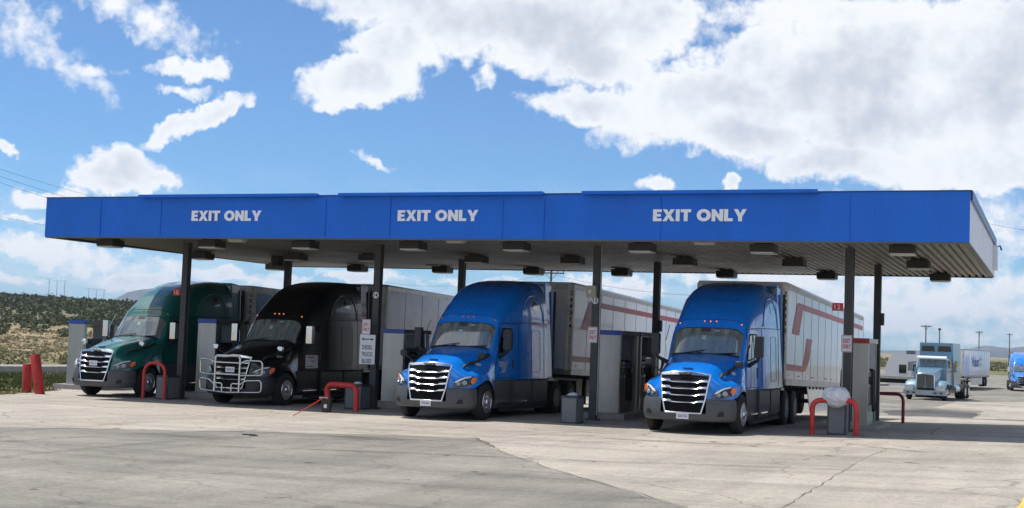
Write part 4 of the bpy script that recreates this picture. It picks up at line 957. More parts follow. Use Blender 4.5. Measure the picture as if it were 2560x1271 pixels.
blades('grass', gp_, grass_m, .05, .20, .022)
blades('weeds', [(left_edge(y)-random.uniform(0, .25), y, gz(-6, y)-.01) for y in [random.uniform(-1, 9) for _ in range(160)]], dry, .04, .14, .015)
# low kerb wall far left
bm = bmesh.new(); ys_ = np.arange(8, 46, 2.0)
for a, c_ in zip(ys_, ys_[1:]):
    v = []
    for y in (a+.01, c_-.01):
        z = terr(-25.5, y); v.append([bm.verts.new(p) for p in ((-25.3, y, z-.1), (-25.3, y, z+.34), (-25.45, y, z+.40), (-26.3, y, z+.40), (-26.3, y, z-.1))])
    for k in range(4): bm.faces.new((v[0][k], v[0][k+1], v[1][k+1], v[1][k]))
    bm.faces.new(v[0]); bm.faces.new(v[1][::-1])
tag(bm_obj('kerb_wall', bm, conc_m), 'low pale concrete kerb wall running across the grass at the far left', 'wall')

# ================================================================ canopy
X0, X1, W_, H0, H1 = -3.29, 23.27, 13.5, 4.73, 5.895
cn = empty('fuel_canopy', (10, 6.7, 0)); tag(cn, 'long blue truck stop canopy on eight dark posts marked exit only three times', 'canopy')
cn.location = (0, 0, 0)
bm = bmesh.new(); n = 150; zr = [H0, 4.95, 5.2, 5.5, 5.75, H1]; rows = []
for z in zr:
    rows.append([bm.verts.new((X0+(X1-X0)*k/n, .011*math.sin(k*.31+z*2+1.2*math.sin(k*.11))*math.sin((z-H0)/(H1-H0)*math.pi)*(1 if 12 < k < 70 else .4), z)) for k in range(n+1)])
back = [[bm.verts.new((X0+(X1-X0)*k/n, .05, z)) for k in range(n+1)] for z in (H0, H1)]
for A, B in zip(rows, rows[1:]):
    for k in range(n): bm.faces.new((A[k], A[k+1], B[k+1], B[k]))
for k in range(n): bm.faces.new((rows[0][k], back[0][k], back[0][k+1], rows[0][k+1])); bm.faces.new((rows[-1][k], rows[-1][k+1], back[1][k+1], back[1][k]))
bm_obj('front_fascia', bm, fascia_blue, cn, 60)
bm = bmesh.new()
for x in (-1.22, .95, 6.45, 8.45, 11.75, 12.9, 16.0, 20.6): box(bm, x-.003, x+.003, -.016, .0, H0+.01, H1-.08)
bm_obj('fascia_seam', bm, mat('fascia_seam', (.004, .10, .52), .5), cn)
bm = bmesh.new(); box(bm, X1-.05, X1, .052, W_, H0, H1-.01); bm_obj('end_fascia', bm, fascia_end, cn)
bm = bmesh.new(); box(bm, X0, X0+.05, .052, W_, H0, H1-.01); bm_obj('end_fascia', bm, fascia_blue, cn)
bm = bmesh.new(); box(bm, X0+.052, X1-.052, W_-.05, W_, H0-.06, H1-.01); bm_obj('rear_fascia', bm, mat('dark_blue_fascia', (.012, .025, .07), .5), cn)
bm = bmesh.new(); box(bm, X0-.015, X1+.03, -.02, .07, H1+.001, H1+.03); box(bm, X1-.02, X1+.055, .071, W_+.05, H1-.20, H1+.03); box(bm, X0-.02, X0+.05, .071, W_+.05, H1-.05, H1+.03)
bm_obj('top_trim', bm, trim_dark, cn)
bm = bmesh.new(); box(bm, X0+.01, X1-.01, .01, .13, H0-.035, H0-.002); box(bm, X1-.14, X1-.005, .131, W_, H0-.035, H0-.002); box(bm, X0+.005, X0+.14, .131, W_, H0-.035, H0-.002)
bm_obj('bottom_trim', bm, olive, cn)
for a, c_ in ((.25, 6.22), (6.92, 12.89), (13.96, 19.85)):
    bm = bmesh.new(); box(bm, a, c_, -.20, -.025, H1-.02, H1+.06); bm_obj('light_bar', bm, fascia_blue, cn, bevel=.012)
for a, c_ in ((2.03, 4.38), (8.68, 11.05), (15.80, 18.15)): block_text('lettering', c_-a, .295, ((a+c_)/2, -.012, 5.352), letter_white, cn)
# corrugated ceiling deck, ribs along y
bm = bmesh.new(); p = .205; x = X0+.06; prof = []
while x < X1-.08:
    prof += [(x, 0), (x+p*.42, 0), (x+p*.52, .07), (x+p*.90, .07)]; x += p
prof = [(min(a, X1-.055), z) for a, z in prof]
def zc(y): return 4.775 - .006*y
A = [bm.verts.new((x, .06, zc(0)+z)) for x, z in prof]; B = [bm.verts.new((x, W_-.06, zc(W_)+z)) for x, z in prof]
for k in range(len(prof)-1): bm.faces.new((A[k], A[k+1], B[k+1], B[k]))
bm_obj('ceiling_deck', bm, ceil_m, cn)
bm = bmesh.new(); box(bm, X0+.06, X1-.06, .06, W_-.06, 5.30, 5.34)
bm_obj('roof_deck', bm, rail_m, cn)
# tie beams above the posts
for i in range(4):
    x = i*6.7456
    for y, yy in ((2.6656, 0), (8.5774, 1)):
        z0 = gz(x, y)-.05; bm = bmesh.new()
        box(bm, x-.10, x+.10, y-.10, y+.10, z0, 4.80); box(bm, x-.17, x+.17, y-.17, y+.17, z0, z0+.075)
        for s in (-1, 1):
            for q in (-1, 1): box(bm, x+s*.13-.015, x+s*.13+.015, y+q*.13-.015, y+q*.13+.015, z0+.075, z0+.11)
        c_ = bm_obj('post', bm, col_grey, cn, bevel=.008)
        if yy == 0:
            bm = bmesh.new(); tube(bm, [(x+.125, y-.06, z0+.2), (x+.125, y-.06, 4.78)], .018, 8) if i in (2,) else tube(bm, [(x+.112, y+.06, z0+.3), (x+.112, y+.06, 4.78)], .012, 6)
            bm_obj('conduit', bm, rail_m if i == 2 else col_grey, c_)
bm = bmesh.new(); box(bm, X1+.005, X1+.12, 12.2, 13.2, 4.90, 5.64); bm_obj('sign_box', bm, fascia_end, cn, bevel=.02)
bm = bmesh.new(); tube(bm, [(X1-.3, 13.4, 5.6), (X1+.16, 13.6, 5.72), (X1+.20, 13.6, 5.58)], .03, 6); bm_obj('gutter_spout', bm, trim_dark, cn)
def pos_words(i, n): return ['leftmost', 'second from the left', 'third from the left', 'fourth from the left', 'fifth from the left', 'fifth from the left', 'third from the right', 'second from the right'][i] if False else (['leftmost', 'second from the left', 'third from the left', 'fourth from the left'][i] if i < 4 else ['fourth from the right', 'third from the right', 'second from the right', 'rightmost'][i-(n-4)])
def ceiling_lamp():
    e = empty('canopy_light', (0, 0, 0)); bm = bmesh.new(); box(bm, -.30, .30, -.28, .28, 0.0, .20); box(bm, -.2, .2, -.2, .2, .20, .30)
    bm_obj('housing', bm, lampbox, e, bevel=.012); bm = bmesh.new(); box(bm, -.28, .28, -.26, .26, -.035, -.002)
    bm_obj('diffuser', bm, diffuser, e, bevel=.02); return e
lamp0 = ceiling_lamp(); first = True
for r_i, (y, z, nm, xs_) in enumerate(((1.15, 4.53, 'front row', [-1.75, 1.95, 5.15, 8.6, 11.7, 15.2, 18.35, 21.7]), (6.2, 4.50, 'middle row', [-1.95, 1.75, 4.55, 8.3, 11.5, 15.0, 18.2, 21.6]), (11.8, 4.47, 'rear row', [-2.55, 1.0, 4.5, 8.05, 11.3, 14.95, 18.25, 21.75]))):
    for i, x in enumerate(xs_):
        o = lamp0 if first else copy_tree(lamp0); first = False; o.location = (x, y, z)
        tag(o, f'bronze box light under the canopy, {pos_words(i, 8)} in the {nm}', 'ceiling light', 'box lights under the canopy ceiling')
for i, (x, y) in enumerate(((3.1, .75), (10.2, .5), (17.0, .5), (4.4, 11.2))):
    bm = bmesh.new(); box(bm, x-.26, x+.26, y-.12, y+.12, 4.70, 4.76); box(bm, x-.24, x+.24, y-.10, y+.10, 4.66, 4.70)
    tag(bm_obj('strip_light', bm, mat('pale_lamp_panel', (.45, .45, .42), .45), bevel=.005), ['flat pale light panel behind the left exit only lettering', 'flat pale light panel behind the middle exit only lettering', 'flat pale light panel behind the right exit only lettering', 'flat light panel near the rear edge of the canopy'][i], 'ceiling light', 'flat light panels under the canopy')

# ================================================================ pump islands
names = ['beside the green truck', 'beside the black truck', 'between the black truck and the first blue truck', 'between the two blue trucks', 'right of the rightmost blue truck']
lab = ['steel fuel pump island with blue header, left of the green truck', 'steel fuel pump island with blue header, between the green and black trucks', 'steel fuel pump island with blue header, between the black truck and the left blue truck', 'steel fuel pump island with blue header, between the two blue trucks', 'steel fuel pump island with red header, right of the rightmost blue truck']
def pump_island(x, y, label, hdr, units, z0, top, glassy=False, right_solid=False):
    t = empty('fuel_pump_island', (x, y, z0)); tag(t, label, 'fuel pump', 'fuel pump islands under the canopy')
    L = .3+1.95*units; bm = bmesh.new(); box(bm, -.62, .62, -.35, L+.5, -.35, .02); bm_obj('kerb', bm, conc_m, t, bevel=.05)
    H = top-z0
    for u in range(units):
        y0 = u*2.0
        bm = bmesh.new(); box(bm, -.34, .34, y0, y0+.14, .02, H-.135); bm_obj('end_panel', bm, stainless, t, bevel=.02)
        bm = bmesh.new(); box(bm, -.33, .33, y0+1.66, y0+1.80, .02, H-.135); bm_obj('end_panel', bm, stainless, t, bevel=.02)
        bm = bmesh.new(); box(bm, -.36, .36, y0-.02, y0+.10, H-.13, H); bm_obj('front_header', bm, hdr, t, bevel=.006)
        bm = bmesh.new(); box(bm, -.36, .36, y0+.102, y0+1.86, H-.13, H-.004); hd = bm_obj('header', bm, olive if not right_solid else rail_m, t, bevel=.006)
        if right_solid:
            bm = bmesh.new(); box(bm, .22, .325, y0+.15, y0+1.65, 1.45, H-.14); bm_obj('side_panel', bm, dispenser_m, t); 
        bm = bmesh.new(); box(bm, -.24, .24, y0+.30, y0+1.10, .02, 1.62 if not right_solid else 1.9); ds = bm_obj('dispenser', bm, plastic_dk, t, bevel=.02)
        bm = bmesh.new(); box(bm, -.255, .255, y0+.36, y0+1.04, 1.0, 1.30); box(bm, -.255, .255, y0+.42, y0+.98, 1.40, 1.52); bm_obj('dispenser_display', bm, mat('display_face', (.055, .075, .085), .15, 0, 1, .3, 30), ds)
        bm = bmesh.new(); box(bm, -.22, .22, y0+1.14, y0+1.52, .55, H-.14); bm_obj('hose_cabinet', bm, dispenser_m, t, bevel=.01)
        bm = bmesh.new()
        for s in (-1, 1):
            for q, yy in enumerate((.42, .62, .86)):
                tube(bm, fillet([(s*.26, y0+yy, 1.5), (s*.40, y0+yy, 1.45), (s*.42, y0+yy+.02, .42), (s*.40, y0+yy+.14, .36), (s*.38, y0+yy+.18, 1.12)], .12), .024, 8)
        bm_obj('hose', bm, hose_m, ds, 50)
        bm = bmesh.new()
        for s in (-1, 1):
            for yy in (.60, 1.04): box(bm, s*.33-.05, s*.33+.05, y0+yy-.03, y0+yy+.03, 1.08, 1.28); tube(bm, [(s*.36, y0+yy, 1.1), (s*.40, y0+yy-.02, .92)], .016, 6)
        bm_obj('nozzle', bm, mat('green_nozzle', (.03, .09, .05), .4), ds, bevel=.008)
        for s in (-1, 1): bm = bmesh.new(); box(bm, s*.325-.02, s*.325+.02, y0+1.62, y0+1.66, .02, H-.14); bm_obj('corner_post', bm, rail_m, t)
        if right_solid:
            bm = bmesh.new(); box(bm, .20, .31, y0+.4, y0+1.4, .02, .52); bm_obj('base_panel', bm, mat('pale_green_panel', (.22, .34, .25), .4), t)
    return t
pump_island(-6.75, 5.75, lab[0], blue_hdr, 1, -.02, 2.25)
pump_island(-.03, 3.95, lab[1], blue_hdr, 1, .07, 2.43)
pump_island(6.72, 3.85, lab[2], blue_hdr, 1, .13, 2.32)
pump_island(13.49, 3.85, lab[3], blue_hdr, 2, .17, 2.50)
pump_island(20.24, 3.98, lab[4], red_hdr, 1, .22, 2.51, right_solid=True)

# hoop guards, bins, bollards ---------------------------------------
def hoop(x0, x1, y0, y1, h, r, label, m=red_paint, lean=(0, 0), rad=.28):
    z0, z1 = gz(x0, y0)-.03, gz(x1, y1)-.03; bm = bmesh.new(); lx, ly = lean
    tube(bm, fillet([(x0, y0, z0), (x0+lx, y0+ly, z0+h), (x1+lx*.4, y1+ly, z1+h), (x1, y1, z1)], rad, 9), r, 14)
    o = bm_obj('hoop_guard', bm, m, None, 60); tag(o, label, 'guard rail', 'red pipe guards at the pump islands'); return o
hoop(19.69, 20.74, .80, .74, .86, .062, 'bright red pipe hoop guard around the bin at the rightmost island', rad=.22)
hoop(-.72, .06, 1.78, 1.78, 1.14, .05, 'red arched pipe guard beside the front wheel of the green truck', rad=.42)
hoop(6.02, 7.10, 1.35, 1.03, .74, .085, 'bent thick red pipe guard leaning beside the black bucket', rad=.26, lean=(-.10, .05))
hoop(19.75, 20.72, 11.6, 11.5, .95, .05, 'dark red pipe guard at the rear of the rightmost island', m=mat('dark_red_guard_paint', (.22, .02, .03), .5, 0, .1, .1, 5), rad=.28)
def bin_(x0, x1, y0, y1, h, label, litter=False):
    z = gz((x0+x1)/2, y0)-.01; t = empty('litter_bin', ((x0+x1)/2, (y0+y1)/2, z)); tag(t, label, 'litter bin', 'speckled grey bins at the pump islands')
    hx, hy = (x1-x0)/2, (y1-y0)/2
    bm = bmesh.new(); box(bm, -hx, hx, -hy, hy, .0, h); 
    bm_obj('bin_frame', bm, bin_frame, t, bevel=.012)
    bm = bmesh.new()
    for s in (-1, 1):
        box(bm, -hx+.035, hx-.035, s*hy-.008, s*hy+.008, .05, h-.06); box(bm, s*hx-.008, s*hx+.008, -hy+.035, hy-.035, .05, h-.06)
    bm_obj('side_panel', bm, bin_panel, t)
    bm = bmesh.new(); box(bm, -hx*.6, hx*.6, -hy*.6, hy*.6, h-.01, h+.004); bm_obj('opening', bm, blackm, t)
    if litter:
        bm = bmesh.new(); bmesh.ops.create_icosphere(bm, subdivisions=2, radius=.12)
        for v in bm.verts: v.co = Vector((v.co.x*random.uniform(.9, 1.5), v.co.y*random.uniform(.9, 1.2), v.co.z*random.uniform(.3, .6)+h+.02))
        bm_obj('liner', bm, bag_m, t)
    return t
bin_(20.02, 20.46, .98, 1.40, .84, 'speckled grey bin inside the bright red hoop, beneath the white bag')
bin_(13.27, 13.72, .72, 1.22, .72, 'speckled grey bin standing alone between the two blue trucks', True)
bin_(6.16, 6.72, 2.02, 2.55, .72, 'speckled grey bin behind the bent thick red pipe, by post 14', True)
bin_(-.40, .02, 1.98, 2.6, .74, 'speckled grey bin behind the arched red pipe, by post 15')
# swollen plastic bag taped to the hoop
bm = bmesh.new(); bmesh.ops.create_icosphere(bm, subdivisions=5, radius=1)
from mathutils import noise as mn
for v in bm.verts:
    p = v.co.copy(); k = 1+.16*mn.noise(p*1.5+Vector((3, 1, 2)))+.09*mn.noise(p*3.3)-.09*abs(mn.noise(p*5.5)); v.co = Vector((p.x*.285*k, p.y*.26*k, p.z*.26*k))
    v.co *= 1.06
o = bm_obj('plastic_bag', bm, bag_m, None, 60, (20.24, .84, 1.06)); tag(o, 'swollen milky plastic bag resting on the bright red hoop at the right', 'bag')
def bollard(x, y, h, r, tilt, label, dirt=False):
    bm = bmesh.new(); lathe(bm, [(-.1, r), (h-.02, r), (h, r*.93), (h+.004, .001)], 'Z', 28)
    o = bm_obj('bollard', bm, red_worn, None, 50, (x, y, gz(x, y)-.02)); o.rotation_euler = (tilt[1], tilt[0], 0); tag(o, label, 'bollard', 'red bollards at the left edge of the pavement'); return o
bollard(-5.38, 1.95, .93, .145, (-.02, .02), 'short upright red bollard, left one of the pair by the grass')
bollard(-4.44, 1.5, 1.27, .155, (-.20, .03), 'taller red bollard leaning left, scuffed dark near its foot')
# bucket with squeegee
bx, by = 6.72, .05; zb = gz(bx, by); t = empty('wash_bucket', (bx, by, zb), .3); tag(t, 'black bucket with a small white label beside the bent red pipe', 'bucket')
bm = bmesh.new(); v0 = box(bm, -.13, .13, -.13, .13, 0, .36)
for v in v0[:4]: v.co.x *= .82; v.co.y *= .82
bm_obj('bucket_body', bm, plastic_dk, t, bevel=.02)
bm = bmesh.new(); box(bm, -.15, .15, -.15, .15, .36, .385); bm_obj('rim', bm, plastic_dk, t, bevel=.008)
bm = bmesh.new(); box(bm, -.05, .035, -.127, -.121, .12, .22); bm_obj('bucket_label', bm, sign_white, t)
# squeegee lies from the bucket rim to the pavement
sq = empty('squeegee', (bx+.30, by-2.1, gz(7, -2)+.03)); tag(sq, 'long thin red squeegee handle reaching from the pavement to the black bucket', 'squeegee')
bm = bmesh.new(); a = Vector((.20, -.42, -.0)); c_ = Vector((-.33, 1.98, .36)); tube(bm, [a, a.lerp(c_, .5), c_], [.011, .014, .018], 8); bm_obj('handle', bm, red_paint, sq, 50)
bm = bmesh.new(); box(bm, -.46, -.20, 1.96, 2.02, .34, .385); bm_obj('squeegee_head', bm, rail_m, sq, bevel=.006)

# signs -------------------------------------------------------------
def plate_sign(name, x, y, z0, z1, w, m, label, cat='sign', border=None, rz=0):
    t = empty(name, (x, y, (z0+z1)/2), rz); tag(t, label, cat); h = z1-z0
    bm = bmesh.new(); box(bm, -w/2, w/2, -.012, 0, -h/2, h/2); b_ = bm_obj('panel', bm, m, t, bevel=.003)
    if border:
        bm = bmesh.new()
        for (a, b2, c_, d) in ((-w/2+.012, w/2-.012, h/2-.022, h/2-.012), (-w/2+.012, w/2-.012, -h/2+.012, -h/2+.022), (-w/2+.012, -w/2+.020, -h/2+.022, h/2-.022), (w/2-.020, w/2-.012, -h/2+.022, h/2-.022)): box(bm, a, b2, -.0155, -.0125, c_, d)
        bm_obj('border', bm, border, t)
    return t
yc = 2.6656-.115
for x, y, l in ((6.62, 2.30, 'white exit only sign in red letters above the diesel trucks buses sign'), (13.45, yc, 'white exit only sign in red letters between the two blue trucks'), (20.22, yc, 'white exit only sign in red letters next to the red header pump')):
    s_ = plate_sign('exit_sign', x, y, 2.13, 2.56, .27, sign_white, l, border=sign_red); s_['group'] = 'exit only signs on the posts'
    text('lettering', 'EXIT', .17, .105, (0, -.013, .07), 'front', sign_red, s_, .02, .003); text('lettering', 'ONLY', .20, .105, (0, -.013, -.07), 'front', sign_red, s_, .02, .003)
    bm = bmesh.new(); box(bm, -.01, .01, .0, .25 if y < 2.4 else .01, -.02, .02); bm_obj('bracket', bm, col_grey, s_)
s_ = plate_sign('directional_sign', 6.70, 2.28, 1.27, 2.12, .50, sign_white, 'white sign reading diesel trucks buses under a double arrow', border=None)
for i, (w_, s) in enumerate((('DIESEL', .33), ('TRUCKS', .36), ('BUSES', .31))): text('lettering', w_, s, .125, (0, -.013, .065-.20*i), 'front', sign_black, s_, .006, .003)
bm = bmesh.new(); z = .295; prism(bm, [(-.20, -.0132, z), (-.115, -.0132, z+.045), (-.125, -.0132, z+.012), (.125, -.0132, z+.012), (.115, -.0132, z+.045), (.20, -.0132, z), (.115, -.0132, z-.045), (.125, -.0132, z-.012), (-.125, -.0132, z-.012), (-.115, -.0132, z-.045)], (0, -.003, 0)); bm_obj('arrow', bm, sign_black, s_)
bm = bmesh.new(); box(bm, -.05, .05, 0, .26, -.3, -.25); box(bm, -.05, .05, 0, .26, .25, .30); bm_obj('bracket', bm, col_grey, s_)
for x, y, n_, l in ((6.755, yc, '14', 'round white disc numbered 14 on its post'), (13.49, yc, '13', 'round white disc numbered 13 on its post')):
    t = empty('number_disc', (x, y, 3.28)); tag(t, l, 'sign', 'numbered signs on the posts'); bm = bmesh.new(); lathe(bm, [(0, .095), (-.012, .095), (-.013, .001)], 'Y', 24); bm_obj('disc', bm, sign_white, t); text('number', n_, .12, .105, (0, -.014, 0), 'front', sign_black, t, .025, .003)
for x, n_, l in ((-.25, '15', 'small red square sign numbered 15 beside its post'), (19.98, '12', 'small red square sign numbered 12 beside its post')):
    z = 3.22 if n_ == '15' else 3.27; s_ = plate_sign('number_sign', x, yc+.02, z-.10, z+.10, .27, sign_red, l, border=None); s_['group'] = 'numbered signs on the posts'; text('number', n_, .15, .12, (-.01, -.014, 0), 'front', sign_white, s_, .01, .003)
t = empty('control_box', (13.42, yc-.02, 3.52)); tag(t, 'beige metal control box above the disc numbered 13', 'electrical box'); bm = bmesh.new(); box(bm, -.15, .13, -.14, 0, -.16, .16); bm_obj('box_body', bm, box_beige, t, bevel=.015)
bm = bmesh.new(); box(bm, -.08, .0, -.146, -.141, .0, .03); box(bm, -.08, .0, -.146, -.141, -.05, -.02); bm_obj('box_label', bm, sign_white, t)
for x, l, zz in ((13.49, 'small dark box on the rear post left of the rightmost truck', 2.55), (20.24, 'small dark box on the rightmost rear post', 2.95)):
    bm = bmesh.new(); box(bm, x+.102, x+.19, 8.50, 8.66, zz, zz+.36); tag(bm_obj('switch_box', bm, bin_frame, None, bevel=.01), l, 'electrical box')
bm = bmesh.new(); lathe(bm, [(0, .24), (-.34, .24), (-.36, .18)], 'Z', 20); o = bm_obj('round_lamp', bm, lampbox, None, 40, (0.0, 8.35, 4.62)); o.location = (-.02, 7.9, 4.74); tag(o, 'dark drum shaped light in front of the leftmost rear post', 'ceiling light')
# ================================================================ trucks under the canopy
def at(x, y): return gz(x, y)
tr1 = make_tractor((-2.42, 2.72, at(-2.4, 2.7)-.02), 0, green_paint, 'dark green sleeper truck tractor, leftmost under the canopy', chrome, 'PX12', lit=False, plate_hi=True, door_text=None)
tr2 = make_tractor((2.96, 2.16, at(3, 2.2)-.03), 0, black_paint, 'glossy black sleeper truck tractor with a shiny bumper guard', chrome, 'R48210', '021', guard=True, plate_hi=True, skirt_m=plastic_dk)
tr3 = make_tractor((10.16, .35, at(10.2, .3)-.02), R(.6), blue_paint, 'blue sleeper truck tractor, left one of the two blue ones', plastic_dk, '4302042', '58801', lit=False, door_text='COMMERCIAL CORP\nTRANSPORTATION\nUS DOT\n280 5815')
tr4 = make_tractor((16.96, .25, at(17, .3)-.02), R(0), blue_paint, 'blue sleeper truck tractor with sun glinting on its grille, rightmost under the canopy', plastic_dk, '4281936', '58892')
# door sign on the black truck
bm = bmesh.new(); patch_side(bm, [(1.20, 1.12), (1.88, 1.12), (1.88, 1.52), (1.20, 1.52)], .016, 1, 3, 3); pn = bm_obj('door_sign', bm, sign_white, tr2)
sx_ = side_x(1.5, 1.3)+.018
text('sign_lettering', "Taylor's", .42, .09, (sx_, 1.46, 1.45), 'right', sign_red, pn, .01, .003, rot=(R(91.5), 0, R(90))); text('sign_lettering', 'Trucking', .32, .08, (sx_+.003, 1.64, 1.33), 'right', sign_red, pn, .01, .003, rot=(R(91.5), 0, R(90)))
bm = bmesh.new(); box(bm, sx_+.0, sx_+.006, 1.25, 1.82, 1.17, 1.19); bm_obj('sign_underline', bm, sign_black, pn)
GT = 'box trailers coupled to the trucks under the canopy'
P = R(1.62)
make_trailer((16.84, 5.42, 1.17), 0, P, 'white box trailer numbered 244388 behind the rightmost blue truck', trailer_white, None, '244388', True, group=GT, skirt=True)
make_trailer((9.86, 7.15, 1.13), 0, P, 'white box trailer numbered 244374 behind the left blue truck', trailer_white, None, '244374', True, group=GT, skirt=True)
make_trailer((2.80, 8.15, .98), 0, R(1.5), 'plain grey panelled box trailer behind the black truck', trailer_side, None, None, False, group=GT)
make_trailer((-2.50, 8.1, .84), 0, R(1.3), 'blue panelled box trailer with white frame behind the green truck', post_m, None, 'U5302', False, True, group=GT, rails=post_m)

# ================================================================ vehicles in the rear lot
def far_truck_conventional(loc, rz):
    """pale blue bobtail with separate fenders, tall grille and twin roof windows"""
    t = empty('truck_tractor', loc, rz); tag(t, 'pale metallic blue truck tractor without trailer, parked in the rear lot', 'truck')
    bm = bmesh.new(); box(bm, -.95, .95, -.2, 2.6, 1.0, 2.10); v = box(bm, -.92, .92, .15, 2.6, 2.10, 2.75)
    v[4].co.y += .35; v[5].co.y += .35
    bm_obj('cab', bm, teal_paint, t, 40, bevel=.06)
    bm = bmesh.new(); v = box(bm, -1.05, 1.05, 1.9, 4.3, 1.0, 3.78)
    for q in (v[4], v[5]): q.co.x *= .93; q.co.y -= .25
    for q in (v[6], v[7]): q.co.x *= .93
    bm_obj('sleeper', bm, teal_paint, t, 40, bevel=.12)
    bm = bmesh.new(); quadp = [(-.84, .17, 2.17), (.84, .17, 2.17), (.80, .46, 2.68), (-.80, .46, 2.68)]; prism(bm, quadp, (0, -.015, .008)); bm_obj('windshield', bm, glass, t)
    for s in (-1, 1):
        bm = bmesh.new(); prism(bm, [(s*.08, 1.705, 3.20), (s*.88, 1.705, 3.20), (s*.84, 1.675, 3.56), (s*.12, 1.675, 3.56)], (0, -.03, 0)); bm_obj('roof_window', bm, glass_side, t)
        bm = bmesh.new(); box(bm, s*1.045-.006, s*1.045+.006, 2.5, 3.4, 2.2, 2.6); bm_obj('side_window', bm, glass_side, t); bm = bmesh.new(); box(bm, s*.955-.006, s*.955+.006, .75, 1.6, 2.12, 2.6); bm_obj('side_window', bm, glass_side, t)
        bm = bmesh.new(); box(bm, s*1.32-.11, s*1.32+.11, .35, .45, 1.85, 2.45); m_ = bm_obj('door_mirror', bm, chrome, t, bevel=.03); bm = bmesh.new(); tube(bm, [(s*1.25, .4, 1.95), (s*.95, .6, 1.85)], .02, 6); tube(bm, [(s*1.25, .4, 2.38), (s*.92, .6, 2.5)], .02, 6); bm_obj('mirror_arm', bm, blackm, m_)
        bm = bmesh.new(); n = 12; rows = []
        for k in range(n+1):
            a = math.pi*(.0+1.0*k/n); y = -1.15-.66*math.cos(a); z = .62+.62*math.sin(a); rows.append([bm.verts.new((s*x, y+dy, z*1+dz)) for x, dy, dz in ((.55, 0, .06), (.85, 0, .08), (1.12, 0, .03), (1.20, 0, -.06), (1.20, 0, -.14))])
        for A, B in zip(rows, rows[1:]):
            for k in range(4): bm.faces.new((A[k], A[k+1], B[k+1], B[k]))
        fr = [bm.verts.new((s*x, -1.84, z)) for x, z in ((.55, .6), (1.18, .6))]
        bm_obj('fender', bm, teal_paint, t, 60)
        bm = bmesh.new(); box(bm, s*.92-.25, s*.92+.25, -1.90, -1.55, .62, .96); hl_ = bm_obj('headlight', bm, mat('frosted_headlight', (.42, .45, .42), .2, 0, 1, .25, 9), t, 40, bevel=.09)
        bm = bmesh.new(); tube(bm, [(s*1.02, 4.6, 1.0), (s*1.02, 4.6, 1.05)], .07, 10)
        strip_wheel(t, s*1.03, -1.15, .50, s, alu); strip_wheel(t, s*.93, 5.0, .50, s, alu, True); strip_wheel(t, s*.93, 6.3, .50, s, alu, True)
        bm = bmesh.new(); lathe(bm, [(-.75, .01), (-.74, .30), (.74, .30), (.75, .01)], 'Y', 18, (s*.95, 2.2, .72)); bm_obj('fuel_tank', bm, steel_tube, t, 40)
    bm = bmesh.new(); v = box(bm, -.60, .60, -1.72, .05, .95, 1.75)
    for q in (v[4], v[5]): q.co.z = 1.78; q.co.x *= .80
    for q in (v[6], v[7]): q.co.z = 2.12; q.co.x *= 1.25
    bm_obj('hood', bm, teal_paint, t, 40, bevel=.09)
    bm = bmesh.new(); box(bm, -.50, .50, -1.76, -1.70, .80, 1.66); gr_ = bm_obj('grille', bm, mat('grey_grille_bars', (.12, .13, .13), .35, .6, 0, .5, 40, stretch=(1, 1, .02)), t)
    bm = bmesh.new(); tube(bm, fillet([(-.53, -1.77, .80), (-.50, -1.77, 1.70), (0, -1.78, 1.76), (.50, -1.77, 1.70), (.53, -1.77, .80)], .12), .035, 8); tube(bm, [(0, -1.78, .80), (0, -1.78, 1.74)], .02, 6); bm_obj('grille_surround', bm, chrome, gr_, 50)
    bm = bmesh.new(); v = box(bm, -1.22, 1.22, -2.02, -1.75, .34, .66)
    for q in (v[0], v[1]): q.co.y += .06
    bmp = bm_obj('bumper', bm, mat('pale_blue_bumper', (.30, .38, .45), .3, .3, .5), t, 40, bevel=.06)
    bm = bmesh.new()
    for x in (-.95, -.62, .62, .95): box(bm, x-.09, x+.09, -2.035, -2.02, .44, .54)
    bm_obj('fog_lamp', bm, lens_dark, bmp)
    bm = bmesh.new()
    for s in (-1, 1): box(bm, s*.43-.05, s*.43+.05, -1.7, 6.9, .6, .88)
    box(bm, -.8, .8, 4.6, 6.9, .86, .94); box(bm, -.5, .5, -1.6, 2.5, .5, 1.0); bm_obj('chassis', bm, frame_m, t)
    bm = bmesh.new(); prism(bm, [(-.88, -.02+.1, 2.74), (.88, .08, 2.74), (.84, .42, 2.86), (-.84, .42, 2.86)], (0, -.0, .03)); bm_obj('sun_visor', bm, white_paint, t)
    return t
ftc = far_truck_conventional((17.5, 60.6, at(17.4, 60)), R(-6)); ftc.scale = (1.10, 1.04, 1.0)
# flatbed trailer and caravan
t = empty('flatbed_trailer', (13.2, 68.5, at(13, 69)), R(86)); tag(t, 'empty flatbed trailer with pale deck edge parked behind the canopy posts', 'trailer')
bm = bmesh.new(); box(bm, -1.3, 1.3, -6, 8.5, 1.32, 1.42); bm_obj('deck', bm, mat('weathered_deck_boards', (.30, .27, .22), .8, 0, 0, .2, 5, stretch=(4, .2, 1)), t)
bm = bmesh.new(); box(bm, -1.33, -1.301, -6, 8.5, 1.24, 1.44); box(bm, 1.301, 1.33, -6, 8.5, 1.24, 1.44); bm_obj('side_rail', bm, rail_m, t)
bm = bmesh.new(); box(bm, -.5, -.4, -5.8, 8.2, .92, 1.31); box(bm, .4, .5, -5.8, 8.2, .92, 1.31); box(bm, -1.2, 1.2, 4.5, 7.9, .7, .9); box(bm, -1.2, 1.2, -5.0, -2.2, .7, .9); bm_obj('underframe', bm, frame_m, t)
for s in (-1, 1):
    for y in (-4.4, -3.1, 5.4, 6.7): strip_wheel(t, s*.98, y, .5, s, alu, True)
